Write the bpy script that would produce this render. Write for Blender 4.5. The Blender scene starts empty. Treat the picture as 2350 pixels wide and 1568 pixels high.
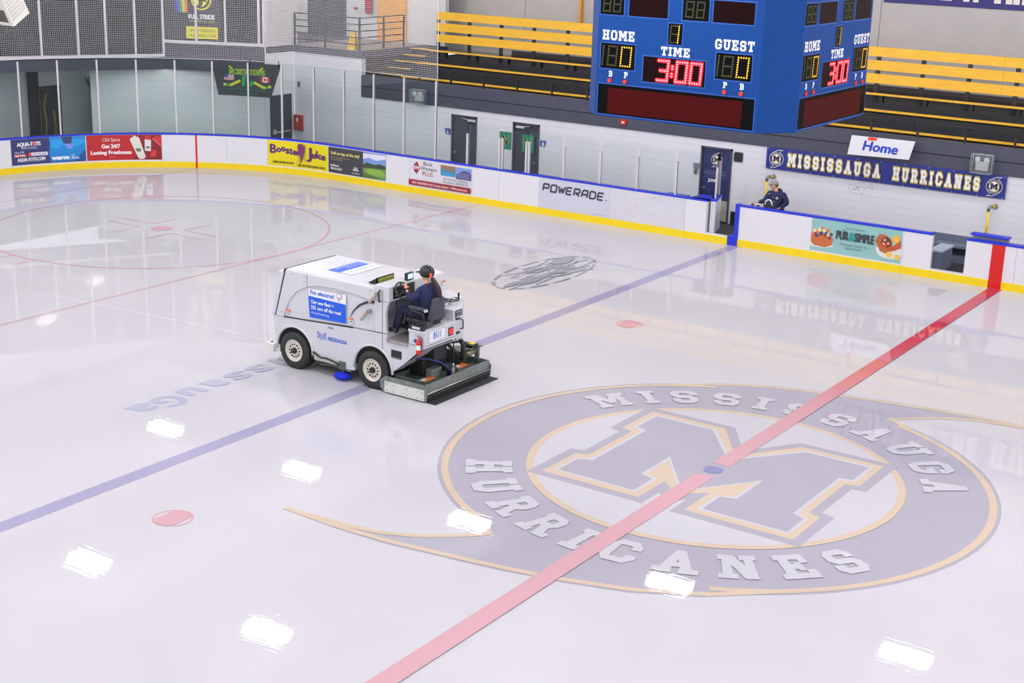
import bpy, bmesh, math, random
from mathutils import Vector, Matrix
random.seed(7)
PI = math.pi
SC = bpy.context.scene
COL = SC.collection

# ---------------------------------------------------------------- camera, world, exposure
cam_d = bpy.data.cameras.new('camera'); cam = bpy.data.objects.new('camera', cam_d); COL.objects.link(cam)
yaw, pitch, roll = 2.15988, 0.29048, 0.03033
CAMP = Vector((9.611, -20.404, 8.760))
_f = Vector((math.cos(yaw)*math.cos(pitch), math.sin(yaw)*math.cos(pitch), -math.sin(pitch)))
_r = Vector((math.sin(yaw), -math.cos(yaw), 0)); _u = _r.cross(_f)
_r2 = math.cos(roll)*_r + math.sin(roll)*_u; _u2 = -math.sin(roll)*_r + math.cos(roll)*_u
cam.matrix_world = Matrix(((_r2.x, _u2.x, -_f.x, CAMP.x), (_r2.y, _u2.y, -_f.y, CAMP.y), (_r2.z, _u2.z, -_f.z, CAMP.z), (0, 0, 0, 1)))
cam_d.sensor_width = 36; cam_d.lens = 3356.36/2350*36; cam_d.clip_end = 300; cam_d.clip_start = .1
SC.camera = cam
W = bpy.data.worlds.new('world'); SC.world = W; W.use_nodes = True
W.node_tree.nodes['Background'].inputs[0].default_value = (.93, .94, 1, 1)
W.node_tree.nodes['Background'].inputs[1].default_value = 1.0
SC.view_settings.view_transform = 'Standard'; SC.view_settings.look = 'None'
SC.view_settings.exposure = 0.05; SC.view_settings.gamma = 1; SC.view_settings.use_curve_mapping = False
try:
    SC.cycles.transparent_max_bounces = 32; SC.cycles.max_bounces = 8; SC.cycles.use_denoising = True
    SC.cycles.sample_clamp_indirect = 6; SC.cycles.caustics_reflective = False
except Exception: pass
LAMP, SIDE_FILL = 84.0, 140.0  # lamp strips, and the glowing sides added to lift the walls

# ---------------------------------------------------------------- materials
def lin(c):
    c = c/255.0
    return c/12.92 if c <= .04045 else ((c+.055)/1.055)**2.4
_M = {}
def M(name, rgb=(200, 200, 200), rough=.5, metal=0, emit=0, noise=0, scale=8, bump=0, spec=.5, stretch=None):
    if name in _M: return _M[name]
    m = bpy.data.materials.new(name); m.use_nodes = True; nt = m.node_tree; b = nt.nodes['Principled BSDF']
    col = (lin(rgb[0]), lin(rgb[1]), lin(rgb[2]), 1)
    b.inputs['Base Color'].default_value = col; b.inputs['Roughness'].default_value = rough
    b.inputs['Metallic'].default_value = metal; b.inputs['Specular IOR Level'].default_value = spec
    if emit:
        b.inputs['Emission Color'].default_value = col; b.inputs['Emission Strength'].default_value = emit
    if noise or bump:
        tc = nt.nodes.new('ShaderNodeTexCoord'); mp = nt.nodes.new('ShaderNodeMapping'); n = nt.nodes.new('ShaderNodeTexNoise')
        n.inputs['Scale'].default_value = scale; n.inputs['Detail'].default_value = 6
        if stretch: mp.inputs['Scale'].default_value = stretch
        nt.links.new(tc.outputs['Object'], mp.inputs[0]); nt.links.new(mp.outputs[0], n.inputs['Vector'])
        if noise:
            mx = nt.nodes.new('ShaderNodeMix'); mx.data_type = 'RGBA'; mx.blend_type = 'MULTIPLY'
            mr = nt.nodes.new('ShaderNodeMapRange'); mr.inputs[1].default_value = .3; mr.inputs[2].default_value = .7
            mr.inputs[3].default_value = 1-noise; mr.inputs[4].default_value = 1+noise*.3
            mx.inputs['Factor'].default_value = 1; mx.inputs['A'].default_value = col
            nt.links.new(n.outputs['Fac'], mr.inputs[0]); nt.links.new(mr.outputs[0], mx.inputs['B'])
            nt.links.new(mx.outputs['Result'], b.inputs['Base Color'])
        if bump:
            bp = nt.nodes.new('ShaderNodeBump'); bp.inputs['Strength'].default_value = bump; bp.inputs['Distance'].default_value = .02
            nt.links.new(n.outputs['Fac'], bp.inputs['Height']); nt.links.new(bp.outputs[0], b.inputs['Normal'])
    _M[name] = m; return m
def PC(rgb, rough=.45):                     # flat printed or painted colour
    return M('paint_%02x%02x%02x' % tuple(int(c) for c in rgb), rgb, rough)
def speck_mat(name, rgb, dark, thr, scale, rough=.35, zfade=None):
    m = M(name, rgb, rough); nt = m.node_tree; b = nt.nodes['Principled BSDF']
    tc = nt.nodes.new('ShaderNodeTexCoord'); n = nt.nodes.new('ShaderNodeTexNoise'); n2 = nt.nodes.new('ShaderNodeTexNoise')
    mp = nt.nodes.new('ShaderNodeMapping'); mp.inputs['Scale'].default_value = (1, 1, 2.2)
    nt.links.new(tc.outputs['Object'], mp.inputs[0])
    n.inputs['Scale'].default_value = scale; n.inputs['Detail'].default_value = 3; n2.inputs['Scale'].default_value = 2.5; n2.inputs['Detail'].default_value = 5
    nt.links.new(mp.outputs[0], n.inputs['Vector']); nt.links.new(tc.outputs['Object'], n2.inputs['Vector'])
    r = nt.nodes.new('ShaderNodeMapRange'); r.inputs[1].default_value = thr; r.inputs[2].default_value = thr+.03
    r2 = nt.nodes.new('ShaderNodeMapRange'); r2.inputs[1].default_value = .45; r2.inputs[2].default_value = .6
    mul = nt.nodes.new('ShaderNodeMath'); mul.operation = 'MULTIPLY'
    nt.links.new(n.outputs['Fac'], r.inputs[0]); nt.links.new(n2.outputs['Fac'], r2.inputs[0])
    nt.links.new(r.outputs[0], mul.inputs[0]); nt.links.new(r2.outputs[0], mul.inputs[1])
    mx = nt.nodes.new('ShaderNodeMix'); mx.data_type = 'RGBA'
    mx.inputs['A'].default_value = (*[lin(c) for c in rgb], 1); mx.inputs['B'].default_value = (*[lin(c) for c in dark], 1)
    nt.links.new(mul.outputs[0], mx.inputs['Factor']); nt.links.new(mx.outputs['Result'], b.inputs['Base Color'])
    return m
def block_mat(name, rgb, joint, bw=.4, bh=.2, axis='X', bump=.25):
    m = M(name, rgb, .55); nt = m.node_tree; b = nt.nodes['Principled BSDF']
    tc = nt.nodes.new('ShaderNodeTexCoord'); sp = nt.nodes.new('ShaderNodeSeparateXYZ'); cb = nt.nodes.new('ShaderNodeCombineXYZ')
    nt.links.new(tc.outputs['Object'], sp.inputs[0]); nt.links.new(sp.outputs[axis], cb.inputs['X']); nt.links.new(sp.outputs['Z'], cb.inputs['Y'])
    br = nt.nodes.new('ShaderNodeTexBrick'); nt.links.new(cb.outputs[0], br.inputs['Vector'])
    br.inputs['Scale'].default_value = 1; br.inputs['Brick Width'].default_value = 200.0; br.offset = .37; br.inputs['Row Height'].default_value = bh
    br.inputs['Mortar Size'].default_value = .006; br.inputs['Mortar Smooth'].default_value = .3
    br.inputs['Color1'].default_value = (*[lin(c) for c in rgb], 1); br.inputs['Color2'].default_value = (*[lin(c-3) for c in rgb], 1)
    br.inputs['Mortar'].default_value = (*[lin(c) for c in joint], 1)
    nt.links.new(br.outputs['Color'], b.inputs['Base Color'])
    bp = nt.nodes.new('ShaderNodeBump'); bp.inputs['Strength'].default_value = bump; bp.inputs['Distance'].default_value = .01; bp.invert = True
    nt.links.new(br.outputs['Fac'], bp.inputs['Height']); nt.links.new(bp.outputs[0], b.inputs['Normal'])
    return m
def glass_mat(name, tint, gloss=.06):
    m = bpy.data.materials.new(name); m.use_nodes = True; nt = m.node_tree; nt.nodes.remove(nt.nodes['Principled BSDF'])
    out = nt.nodes['Material Output']; tr = nt.nodes.new('ShaderNodeBsdfTransparent'); gl = nt.nodes.new('ShaderNodeBsdfGlossy'); mx = nt.nodes.new('ShaderNodeMixShader')
    tr.inputs[0].default_value = (*tint, 1); gl.inputs['Roughness'].default_value = .02
    fr = nt.nodes.new('ShaderNodeFresnel'); fr.inputs['IOR'].default_value = 1.3
    nt.links.new(fr.outputs[0], mx.inputs[0]); nt.links.new(tr.outputs[0], mx.inputs[1]); nt.links.new(gl.outputs[0], mx.inputs[2]); nt.links.new(mx.outputs[0], out.inputs[0])
    _M[name] = m; return m

# ---------------------------------------------------------------- object helpers
def link(name, me, parent=None):
    o = bpy.data.objects.new(name, me); COL.objects.link(o)
    if parent is not None: o.parent = parent
    return o
def thing(name, label, cat, group=None, loc=(0, 0, 0)):
    o = bpy.data.objects.new(name, None); COL.objects.link(o); o.location = loc; o.empty_display_size = .1
    o['label'] = label; o['category'] = cat
    if group: o['group'] = group
    return o
def tag(o, label, cat, group=None):
    o['label'] = label; o['category'] = cat
    if group: o['group'] = group
    return o
class MB:
    def __init__(s): s.v = []; s.f = []; s.m = []; s.mats = []; s.sm = []
    def mi(s, m):
        if m not in s.mats: s.mats.append(m)
        return s.mats.index(m)
    def add(s, vs, fs, m, smooth=False):
        k = len(s.v); s.v += [tuple(v) for v in vs]; i = s.mi(m)
        for f in fs: s.f.append([k+a for a in f]); s.m.append(i); s.sm.append(smooth)
        return s
    def box(s, a, b, m, rot=None, c=None):
        x0, x1 = sorted((a[0], b[0])); y0, y1 = sorted((a[1], b[1])); z0, z1 = sorted((a[2], b[2]))
        vs = [Vector((x, y, z)) for x in (x0, x1) for y in (y0, y1) for z in (z0, z1)]
        if rot is not None:
            c = Vector(c) if c is not None else sum(vs, Vector())/8
            vs = [c + rot @ (v-c) for v in vs]
        return s.add(vs, [(0, 1, 3, 2), (4, 6, 7, 5), (0, 4, 5, 1), (2, 3, 7, 6), (0, 2, 6, 4), (1, 5, 7, 3)], m)
    def prism(s, pts, a, b, m, axis='y'):   # outline in the plane across the axis, extruded from a to b
        def mk(p, t): return {'y': (p[0], t, p[1]), 'x': (t, p[0], p[1]), 'z': (p[0], p[1], t)}[axis]
        n = len(pts); vs = [mk(p, a) for p in pts]+[mk(p, b) for p in pts]
        fs = [list(range(n)), list(range(2*n-1, n-1, -1))]+[(i, i+n, (i+1) % n+n, (i+1) % n) for i in range(n)]
        return s.add(vs, fs, m)
    def cyl(s, p0, p1, r, m, n=16, r1=None, smooth=True, caps=True):
        p0, p1 = Vector(p0), Vector(p1); d = (p1-p0).normalized(); a = d.orthogonal().normalized(); b = d.cross(a); r1 = r if r1 is None else r1
        vs = []
        for i in range(n):
            t = 2*PI*i/n; w = a*math.cos(t)+b*math.sin(t); vs += [p0+w*r, p1+w*r1]
        s.add(vs, [(2*i, 2*((i+1) % n), 2*((i+1) % n)+1, 2*i+1) for i in range(n)], m, smooth)
        if caps: s.add([vs[2*i] for i in range(n)], [list(range(n-1, -1, -1))], m); s.add([vs[2*i+1] for i in range(n)], [list(range(n))], m)
        return s
    def tube(s, pts, r, m, n=8, closed=False):
        pts = [Vector(p) for p in pts]; N = len(pts); vs = []; prev = None
        for i, p in enumerate(pts):
            t = (pts[(i+1) % N]-pts[i-1]) if closed else (pts[min(i+1, N-1)]-pts[max(i-1, 0)])
            t.normalize()
            a = (prev - t*prev.dot(t)) if prev is not None else t.orthogonal()
            a.normalize(); prev = a; b = t.cross(a)
            rr = r[i] if isinstance(r, (list, tuple)) else r
            vs += [p+(a*math.cos(2*PI*k/n)+b*math.sin(2*PI*k/n))*rr for k in range(n)]
        fs = []
        for i in range(N if closed else N-1):
            j = (i+1) % N
            fs += [(i*n+k, i*n+(k+1) % n, j*n+(k+1) % n, j*n+k) for k in range(n)]
        if not closed: fs += [list(range(n-1, -1, -1)), list(range((N-1)*n, N*n))]
        return s.add(vs, fs, m, True)
    def lathe(s, prof, c, axis, m, n=32, a0=None):   # prof: (radius, distance along axis)
        ax = Vector(axis).normalized(); a = ax.orthogonal().normalized(); b = ax.cross(a); c = Vector(c); P = len(prof)
        vs = [c+ax*h+(a*math.cos(2*PI*i/n)+b*math.sin(2*PI*i/n))*r for i in range(n) for r, h in prof]
        fs = [(i*P+k, ((i+1) % n)*P+k, ((i+1) % n)*P+k+1, i*P+k+1) for i in range(n) for k in range(P-1)]
        return s.add(vs, fs, m, True)
    def sphere(s, c, r, m, nu=16, nv=10, fn=None):
        c = Vector(c); r = Vector(r) if hasattr(r, '__len__') else Vector((r, r, r)); vs = []; fs = []
        for j in range(nv+1):
            for i in range(nu):
                t = PI*j/nv; p = 2*PI*i/nu; q = Vector((math.sin(t)*math.cos(p)*r.x, math.sin(t)*math.sin(p)*r.y, math.cos(t)*r.z))
                if fn: q = fn(q)
                vs.append(c+q)
        for j in range(nv):
            for i in range(nu): fs.append((j*nu+i, (j+1)*nu+i, (j+1)*nu+(i+1) % nu, j*nu+(i+1) % nu))
        return s.add(vs, fs, m, True)
    def build(s, name, parent=None, bevel=0, weld=True):
        me = bpy.data.meshes.new(name); me.from_pydata(s.v, [], s.f)
        for m in s.mats: me.materials.append(m)
        me.polygons.foreach_set('material_index', s.m); me.polygons.foreach_set('use_smooth', s.sm); me.update()
        if weld:
            bm = bmesh.new(); bm.from_mesh(me); bmesh.ops.remove_doubles(bm, verts=bm.verts, dist=1e-5)
            bmesh.ops.recalc_face_normals(bm, faces=bm.faces); bm.to_mesh(me); bm.free()
        o = link(name, me, parent)
        if bevel:
            b = o.modifiers.new('bevel', 'BEVEL'); b.width = bevel; b.segments = 2; b.limit_method = 'ANGLE'; b.angle_limit = .6
        return o
def struct(o): o['kind'] = 'structure'; return o

# ---------------------------------------------------------------- lettering
_T = {}
def textgeo(s):
    if s in _T: return _T[s]
    cu = bpy.data.curves.new('t', 'FONT'); cu.body = s; cu.size = 1; cu.resolution_u = 3
    o = bpy.data.objects.new('t', cu); COL.objects.link(o)
    bpy.context.view_layer.update(); me = o.to_mesh()
    vs = [(v.co.x, v.co.y) for v in me.vertices]; fs = [list(p.vertices) for p in me.polygons]
    o.to_mesh_clear(); bpy.data.objects.remove(o); bpy.data.curves.remove(cu)
    _T[s] = (vs, fs); return _T[s]
def RR(a, b, c, d): return [(a, b), (c, b), (c, d), (a, d)]
def glyphs():
    G = {}
    fl = lambda x0, x1: [RR(x0, 0, x1, 1.4)]
    ft = lambda x0, x1: [RR(x0, 6.6, x1, 8)]
    G['I'] = ([RR(1.2, 0, 3.2, 8)]+fl(.2, 4.2)+ft(.2, 4.2), 5)
    G['H'] = ([RR(1.1, 0, 3.1, 8), RR(5.5, 0, 7.5, 8), RR(3, 3.3, 5.6, 4.8)]+fl(.2, 4)+ft(.2, 4)+fl(4.6, 8.4)+ft(4.6, 8.4), 9.2)
    G['M'] = ([RR(1.1, 0, 2.9, 8), RR(7.7, 0, 9.5, 8), [(1.6, 8), (4.5, 2.2), (6.1, 2.2), (3.9, 8)], [(9, 8), (6.7, 8), (4.5, 2.2), (6.1, 2.2)]]+fl(.2, 3.8)+fl(6.8, 10.4)+ft(.2, 3.2)+ft(7.4, 10.4), 11.2)
    G['N'] = ([RR(1.1, 0, 2.8, 8), RR(6, 0, 7.7, 8), [(1.2, 8), (5.3, 0), (7.7, 0), (3.6, 8)]]+fl(.2, 3.8)+ft(.2, 3)+ft(5, 8.6), 9.4)
    G['A'] = ([[(.9, 0), (2.9, 0), (5.4, 8), (3.4, 8)], [(5.9, 0), (7.9, 0), (5.4, 8), (3.4, 8)], RR(2.4, 2.1, 6.4, 3.5)]+fl(0, 3.6)+fl(5.2, 8.8), 9.4)
    G['U'] = ([RR(1.1, 2, 3.1, 8), RR(5.5, 2, 7.5, 8), RR(2.6, 0, 6, 1.6), [(1.1, 2), (2.6, 0), (3.4, 1.6), (3.1, 2)], [(7.5, 2), (5.5, 2), (5.2, 1.6), (6, 0)]]+ft(.2, 4)+ft(4.6, 8.4), 9.2)
    S = [RR(2, 6.5, 6.2, 8), RR(.6, 4.6, 2.6, 6.6), [(.6, 6.6), (2.6, 6.5), (2.6, 8), (2, 8)], RR(2, 3.3, 6, 4.8), [(.6, 4.7), (2, 3.3), (2.6, 4.8)], RR(5.4, 1.4, 7.4, 3.6),
         [(5.4, 3.3), (7.4, 3.5), (6, 4.8), (5.4, 4.8)], RR(2, 0, 6, 1.5), [(5.4, 0), (6, 0), (7.4, 1.4), (5.4, 1.5)], RR(5.4, 5.3, 7.4, 6.7), [(5.4, 6.5), (7.4, 6.6), (6, 8), (5.4, 8)], RR(.6, 1.3, 2.6, 2.8), [(.6, 1.4), (2, 0), (2.6, 0), (2.6, 1.5)]]
    G['S'] = (S, 8.3)
    ring = [RR(.6, 1.8, 2.7, 6.2), RR(2.2, 0, 6.4, 1.5), RR(2.2, 6.5, 6.4, 8), [(.6, 1.8), (2.2, 0), (3, 1.5), (2.7, 1.8)], [(.6, 6.2), (2.7, 6.2), (3, 6.5), (2.2, 8)]]
    rc = [[(8, 1.8), (5.9, 1.8), (5.6, 1.5), (6.4, 0)], [(8, 6.2), (6.4, 8), (5.6, 6.5), (5.9, 6.2)]]
    G['O'] = (ring+rc+[RR(5.9, 1.8, 8, 6.2)], 9)
    G['C'] = (ring+rc+[RR(5.9, 5.2, 8, 6.3), RR(5.9, 1.7, 8, 2.8)], 9)
    G['G'] = (ring+rc+[RR(5.9, 5.2, 8, 6.3), RR(5.9, 1.7, 8, 4), RR(4.4, 2.9, 8, 4.1)], 9)
    G['E'] = ([RR(1.1, 0, 3.1, 8), RR(.2, 0, 7.2, 1.5), RR(.2, 6.5, 7, 8), RR(3, 3.3, 5.2, 4.7), RR(5.8, 0, 7.4, 2.7), RR(5.6, 5.3, 7.2, 8), RR(4.4, 2.7, 5.4, 5.3)], 8.2)
    G['F'] = ([RR(1.1, 0, 3.1, 8), RR(.2, 6.5, 7, 8), RR(3, 3.3, 5.2, 4.7), RR(5.6, 5.3, 7.2, 8), RR(4.4, 2.7, 5.4, 5.3)]+fl(.2, 4.2), 8)
    G['T'] = ([RR(3, 0, 5, 8), RR(.4, 6.5, 7.6, 8), RR(.4, 5.2, 1.8, 7), RR(6.2, 5.2, 7.6, 7)]+fl(2, 6), 8.4)
    bow = [RR(1.1, 0, 3.1, 8), RR(.2, 6.5, 5.9, 8), RR(3, 3.3, 5.9, 4.7), RR(5.2, 4.7, 7.2, 6.6), [(5.2, 6.5), (7.2, 6.6), (5.9, 8), (5.2, 8)], [(5.2, 3.3), (5.9, 3.3), (7.2, 4.7), (5.2, 4.7)]]
    G['P'] = (bow+fl(.2, 4.2), 8)
    G['R'] = (bow+fl(.2, 3.8)+[[(3.9, 3.6), (5.9, 3.6), (7.7, 0), (5.6, 0)]]+fl(5.3, 8.5), 9)
    G['B'] = (bow+[RR(.2, 0, 6.2, 1.5), RR(5.5, 1.4, 7.6, 3.4), [(5.5, 0), (6.2, 0), (7.6, 1.4), (5.5, 1.5)], [(5.5, 3.3), (7.6, 3.3), (6.4, 4.4), (5.5, 4.4)]], 8.4)
    G['L'] = ([RR(1.1, 0, 3.1, 8), RR(.2, 0, 7.2, 1.5), RR(5.8, 0, 7.4, 2.7)]+ft(.2, 4.2), 8)
    G[' '] = ([], 5)
    return G
GL = glyphs()
def grow(poly, d):
    n = len(poly); a = sum(poly[i][0]*poly[(i+1) % n][1]-poly[(i+1) % n][0]*poly[i][1] for i in range(n))
    if a < 0: poly = poly[::-1]
    out = []
    for i in range(n):
        p, q, r = poly[i-1], poly[i], poly[(i+1) % n]
        def nrm(a, b):
            dx, dy = b[0]-a[0], b[1]-a[1]; l = math.hypot(dx, dy) or 1; return dy/l, -dx/l
        n1, n2 = nrm(p, q), nrm(q, r); k = 1+n1[0]*n2[0]+n1[1]*n2[1]
        k = max(k, .35); out.append((q[0]+d*(n1[0]+n2[0])/k, q[1]+d*(n1[1]+n2[1])/k))
    return out
def slab(s, w, h, d=0, gap=.4):           # list of polygons for a slab lettered word, fitted to w x h, grown by d glyph units
    tot = sum(GL[c][1]+gap for c in s)-gap; x = 0; out = []
    for c in s:
        for p in GL[c][0]:
            p = grow(p, d) if d else p
            out.append([((q[0]+x)*w/tot, q[1]*h/8) for q in p])
        x += GL[c][1]+gap
    return out
class Art:                                # flat artwork in its own u,v plane; each colour change lies one hair further out
    def __init__(s, bg=None, w=0, h=0, step=.0012):
        s.items = []; s.z = 0; s.step = step; s.k = 0
        if bg is not None: s.poly(RR(0, 0, w, h), bg)
    def up(s): s.z += s.step; return s
    def poly(s, p, c, up=True):
        if up: s.up()
        else: s.k = (s.k+1) % 12
        if up: s.k = 0
        s.items.append(([tuple(q) for q in p], [list(range(len(p)))], c, s.z+s.k*.00008)); return s
    def polys(s, L, c, dx=0, dy=0):
        s.up()
        for i, p in enumerate(L): s.items.append(([(q[0]+dx, q[1]+dy) for q in p], [list(range(len(p)))], c, s.z+.00008*(i % 14)))
        s.z += .0011; return s
    def rect(s, a, b, c, d, col): return s.poly(RR(a, b, c, d), col)
    def circ(s, x, y, r, col, r2=None, n=28, a0=0, a1=2*PI, up=True):
        r2 = r if r2 is None else r2
        return s.poly([(x+r*math.cos(a0+(a1-a0)*i/n), y+r2*math.sin(a0+(a1-a0)*i/n)) for i in range(n if a1-a0 > 6.2 else n+1)], col, up)
    def ring(s, x, y, r0, r1, col, a0=0, a1=2*PI, n=40):
        s.up()
        for i in range(n):
            t0 = a0+(a1-a0)*i/n; t1 = a0+(a1-a0)*(i+1)/n
            s.items.append(([(x+r0*math.cos(t0), y+r0*math.sin(t0)), (x+r1*math.cos(t0), y+r1*math.sin(t0)), (x+r1*math.cos(t1), y+r1*math.sin(t1)), (x+r0*math.cos(t1), y+r0*math.sin(t1))], [[0, 1, 2, 3]], col, s.z))
        return s
    def line(s, pts, w, col, up=True):
        if up: s.up()
        for i, (a, b) in enumerate(zip(pts, pts[1:])):
            dx, dy = b[0]-a[0], b[1]-a[1]; l = math.hypot(dx, dy) or 1; nx, ny = -dy/l*w/2, dx/l*w/2
            s.items.append(([(a[0]+nx, a[1]+ny), (a[0]-nx, a[1]-ny), (b[0]-nx, b[1]-ny), (b[0]+nx, b[1]+ny)], [[0, 1, 2, 3]], col, s.z+.0001*(i % 6)))
        return s
    def text(s, t, x, y, w, h, col, bold=0, shear=0, slope=0):   # lower left corner x,y ; fitted to w wide, capital height h
        vs, fs = textgeo(t)
        if not vs: return s
        x0 = min(v[0] for v in vs); x1 = max(v[0] for v in vs); cap = .69; k = w/((x1-x0) or 1); ky = h/cap; s.up()
        for ox, oy in ([(0, 0)] if not bold else [(0, 0), (bold, 0), (-bold, 0), (0, bold*.7), (0, -bold*.7)]):
            s.items.append(([(x+(v[0]-x0)*k+v[1]*ky*shear+ox, y+v[1]*ky+(v[0]-x0)*k*slope+oy) for v in vs], fs, col, s.z))
            if bold: s.z += .00015
        return s
    def slab(s, t, x, y, w, h, col, d=0, shear=0):
        return s.polys([[(a+b*shear, b) for a, b in p] for p in slab(t, w, h, d)], col, x, y)
    def build(s, name, fn, parent=None, cut=None, mat=PC):
        mb = MB()
        for vs, fs, c, z in s.items:
            m = mat(c) if isinstance(c, tuple) else c
            fs = [f if sum(vs[f[i-1]][0]*vs[f[i]][1]-vs[f[i]][0]*vs[f[i-1]][1] for i in range(len(f))) > 0 else f[::-1] for f in fs]
            if cut:
                bm = bmesh.new(); bv = [bm.verts.new((v[0], v[1], 0)) for v in vs]
                for f in fs:
                    try: bm.faces.new([bv[i] for i in f])
                    except ValueError: pass
                x0 = min(v[0] for v in vs); x1 = max(v[0] for v in vs); k = math.ceil(x0/cut)*cut
                while k < x1:
                    bmesh.ops.bisect_plane(bm, geom=bm.verts[:]+bm.edges[:]+bm.faces[:], plane_co=(k, 0, 0), plane_no=(1, 0, 0)); k += cut
                bm.verts.index_update(); vs = [(v.co.x, v.co.y) for v in bm.verts]; fs = [[v.index for v in f.verts] for f in bm.faces]; bm.free()
            mb.add([fn(v[0], v[1], z) for v in vs], fs, m)
        return mb.build(name, parent, weld=False)
def plane_fn(o, ux, uy, off=.003):        # artwork on a flat surface
    o, ux, uy = Vector(o), Vector(ux).normalized(), Vector(uy).normalized(); n = ux.cross(uy)
    return lambda u, v, z: o+ux*u+uy*v+n*(z+off)

# ---------------------------------------------------------------- shared materials
white_board = speck_mat('white_board_plastic', (226, 225, 231), (150, 148, 156), .70, 26)
scuffed_board = speck_mat('scuffed_board_plastic', (214, 212, 222), (150, 147, 158), .62, 26)
kick_yellow = M('kick_plate_yellow', (243, 212, 10), .4, noise=.06, scale=3)
cap_blue = M('cap_rail_blue', (24, 48, 205), .35, noise=.08, scale=5)
stripe_red = PC((205, 22, 18), .4)
alu = M('brushed_aluminium', (205, 202, 206), .45, .2)
rink_glass = glass_mat('rink_glass', (.93, .97, .962))
rink_glass_short = glass_mat('rink_glass_clear', (.945, .97, .97))
black_steel = M('black_steel', (22, 23, 27), .5, noise=.1)
bench_wood = M('yellow_bench_wood', (236, 184, 52), .45, noise=.16, scale=3, stretch=(.6, 1, 9))
wall_white = block_mat('white_block_wall', (224, 223, 231), (203, 202, 211))
wall_white_y = block_mat('white_block_wall_side', (236, 238, 242), (214, 216, 222), axis='Y')
band_navy = M('charcoal_fascia', (66, 68, 84), .6, noise=.08, scale=4, bump=.05)
step_black = M('dark_step_paint', (22, 24, 31), .6, noise=.15, scale=3)
wall_grey = M('grey_upper_wall', (182, 178, 178), .8, noise=.05, scale=1.5, bump=.05)
rubber = M('black_rubber', (34, 34, 37), .7, noise=.2, scale=20, bump=.2)
chrome = M('steel_bright', (190, 188, 185), .3, .8)
NAVY = (28, 38, 92)

# ---------------------------------------------------------------- ice sheet (floor)
def ice_mat(name, rgb, deep=None):        # frozen paint under a wet gloss; deep = colour where the ice on top is thinnest
    if name in _M: return _M[name]
    m = bpy.data.materials.new(name); m.use_nodes = True; nt = m.node_tree; nt.nodes.remove(nt.nodes['Principled BSDF']); out = nt.nodes['Material Output']
    L = nt.links.new; N = nt.nodes.new; lc = lambda c: (*[lin(x) for x in c], 1)
    tc = N('ShaderNodeTexCoord'); mp = N('ShaderNodeMapping'); mp.inputs['Scale'].default_value = (.26, 3.2, 1); mp.inputs['Rotation'].default_value = (0, 0, .03)
    L(tc.outputs['Object'], mp.inputs[0])
    n1 = N('ShaderNodeTexNoise'); n1.inputs['Scale'].default_value = 2.6; n1.inputs['Detail'].default_value = 4; n1.inputs['Roughness'].default_value = .55; L(mp.outputs[0], n1.inputs['Vector'])
    n2 = N('ShaderNodeTexNoise'); n2.inputs['Scale'].default_value = .30; n2.inputs['Detail'].default_value = 3; L(tc.outputs['Object'], n2.inputs['Vector'])
    bump = N('ShaderNodeBump'); bump.inputs['Distance'].default_value = .012; L(n1.outputs['Fac'], bump.inputs['Height'])
    sx = N('ShaderNodeSeparateXYZ'); L(tc.outputs['Object'], sx.inputs[0])
    bs = N('ShaderNodeMapRange'); bs.inputs[1].default_value = 0; bs.inputs[2].default_value = -12; bs.inputs[3].default_value = .012; bs.inputs[4].default_value = .08
    L(sx.outputs['Y'], bs.inputs[0]); L(bs.outputs[0], bump.inputs['Strength'])
    mr = N('ShaderNodeMapRange'); mr.inputs[1].default_value = .3; mr.inputs[2].default_value = .7; mr.inputs[3].default_value = .955; mr.inputs[4].default_value = 1.02; L(n2.outputs['Fac'], mr.inputs[0])
    mx = N('ShaderNodeMix'); mx.data_type = 'RGBA'; mx.blend_type = 'MULTIPLY'; mx.inputs['Factor'].default_value = 1; L(mr.outputs[0], mx.inputs['B'])
    if deep:
        ya = N('ShaderNodeMapRange'); ya.inputs[1].default_value = 1.5; ya.inputs[2].default_value = 11; ya.interpolation_type = 'SMOOTHSTEP'; L(sx.outputs['Y'], ya.inputs[0])
        xa = N('ShaderNodeMapRange'); xa.inputs[1].default_value = -6; xa.inputs[2].default_value = -1; xa.interpolation_type = 'SMOOTHSTEP'; L(sx.outputs['X'], xa.inputs[0])
        mu = N('ShaderNodeMath'); mu.operation = 'MULTIPLY'; L(ya.outputs[0], mu.inputs[0]); L(xa.outputs[0], mu.inputs[1])
        m0 = N('ShaderNodeMix'); m0.data_type = 'RGBA'; m0.inputs['A'].default_value = lc(rgb); m0.inputs['B'].default_value = lc(deep); L(mu.outputs[0], m0.inputs['Factor']); L(m0.outputs['Result'], mx.inputs['A'])
    else: mx.inputs['A'].default_value = lc(rgb)
    df = N('ShaderNodeBsdfDiffuse'); L(mx.outputs['Result'], df.inputs[0])
    gl = N('ShaderNodeBsdfGlossy'); gl.inputs['Roughness'].default_value = .012; L(bump.outputs[0], gl.inputs['Normal'])
    fr = N('ShaderNodeFresnel'); fr.inputs['IOR'].default_value = 1.31
    m2 = N('ShaderNodeMixShader'); L(fr.outputs[0], m2.inputs[0]); L(df.outputs[0], m2.inputs[1]); L(gl.outputs[0], m2.inputs[2]); L(m2.outputs[0], out.inputs[0])
    _M[name] = m; return m
CX, CY, RAD, YB = -21.5, 7.0, 8.4, 15.4
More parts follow.
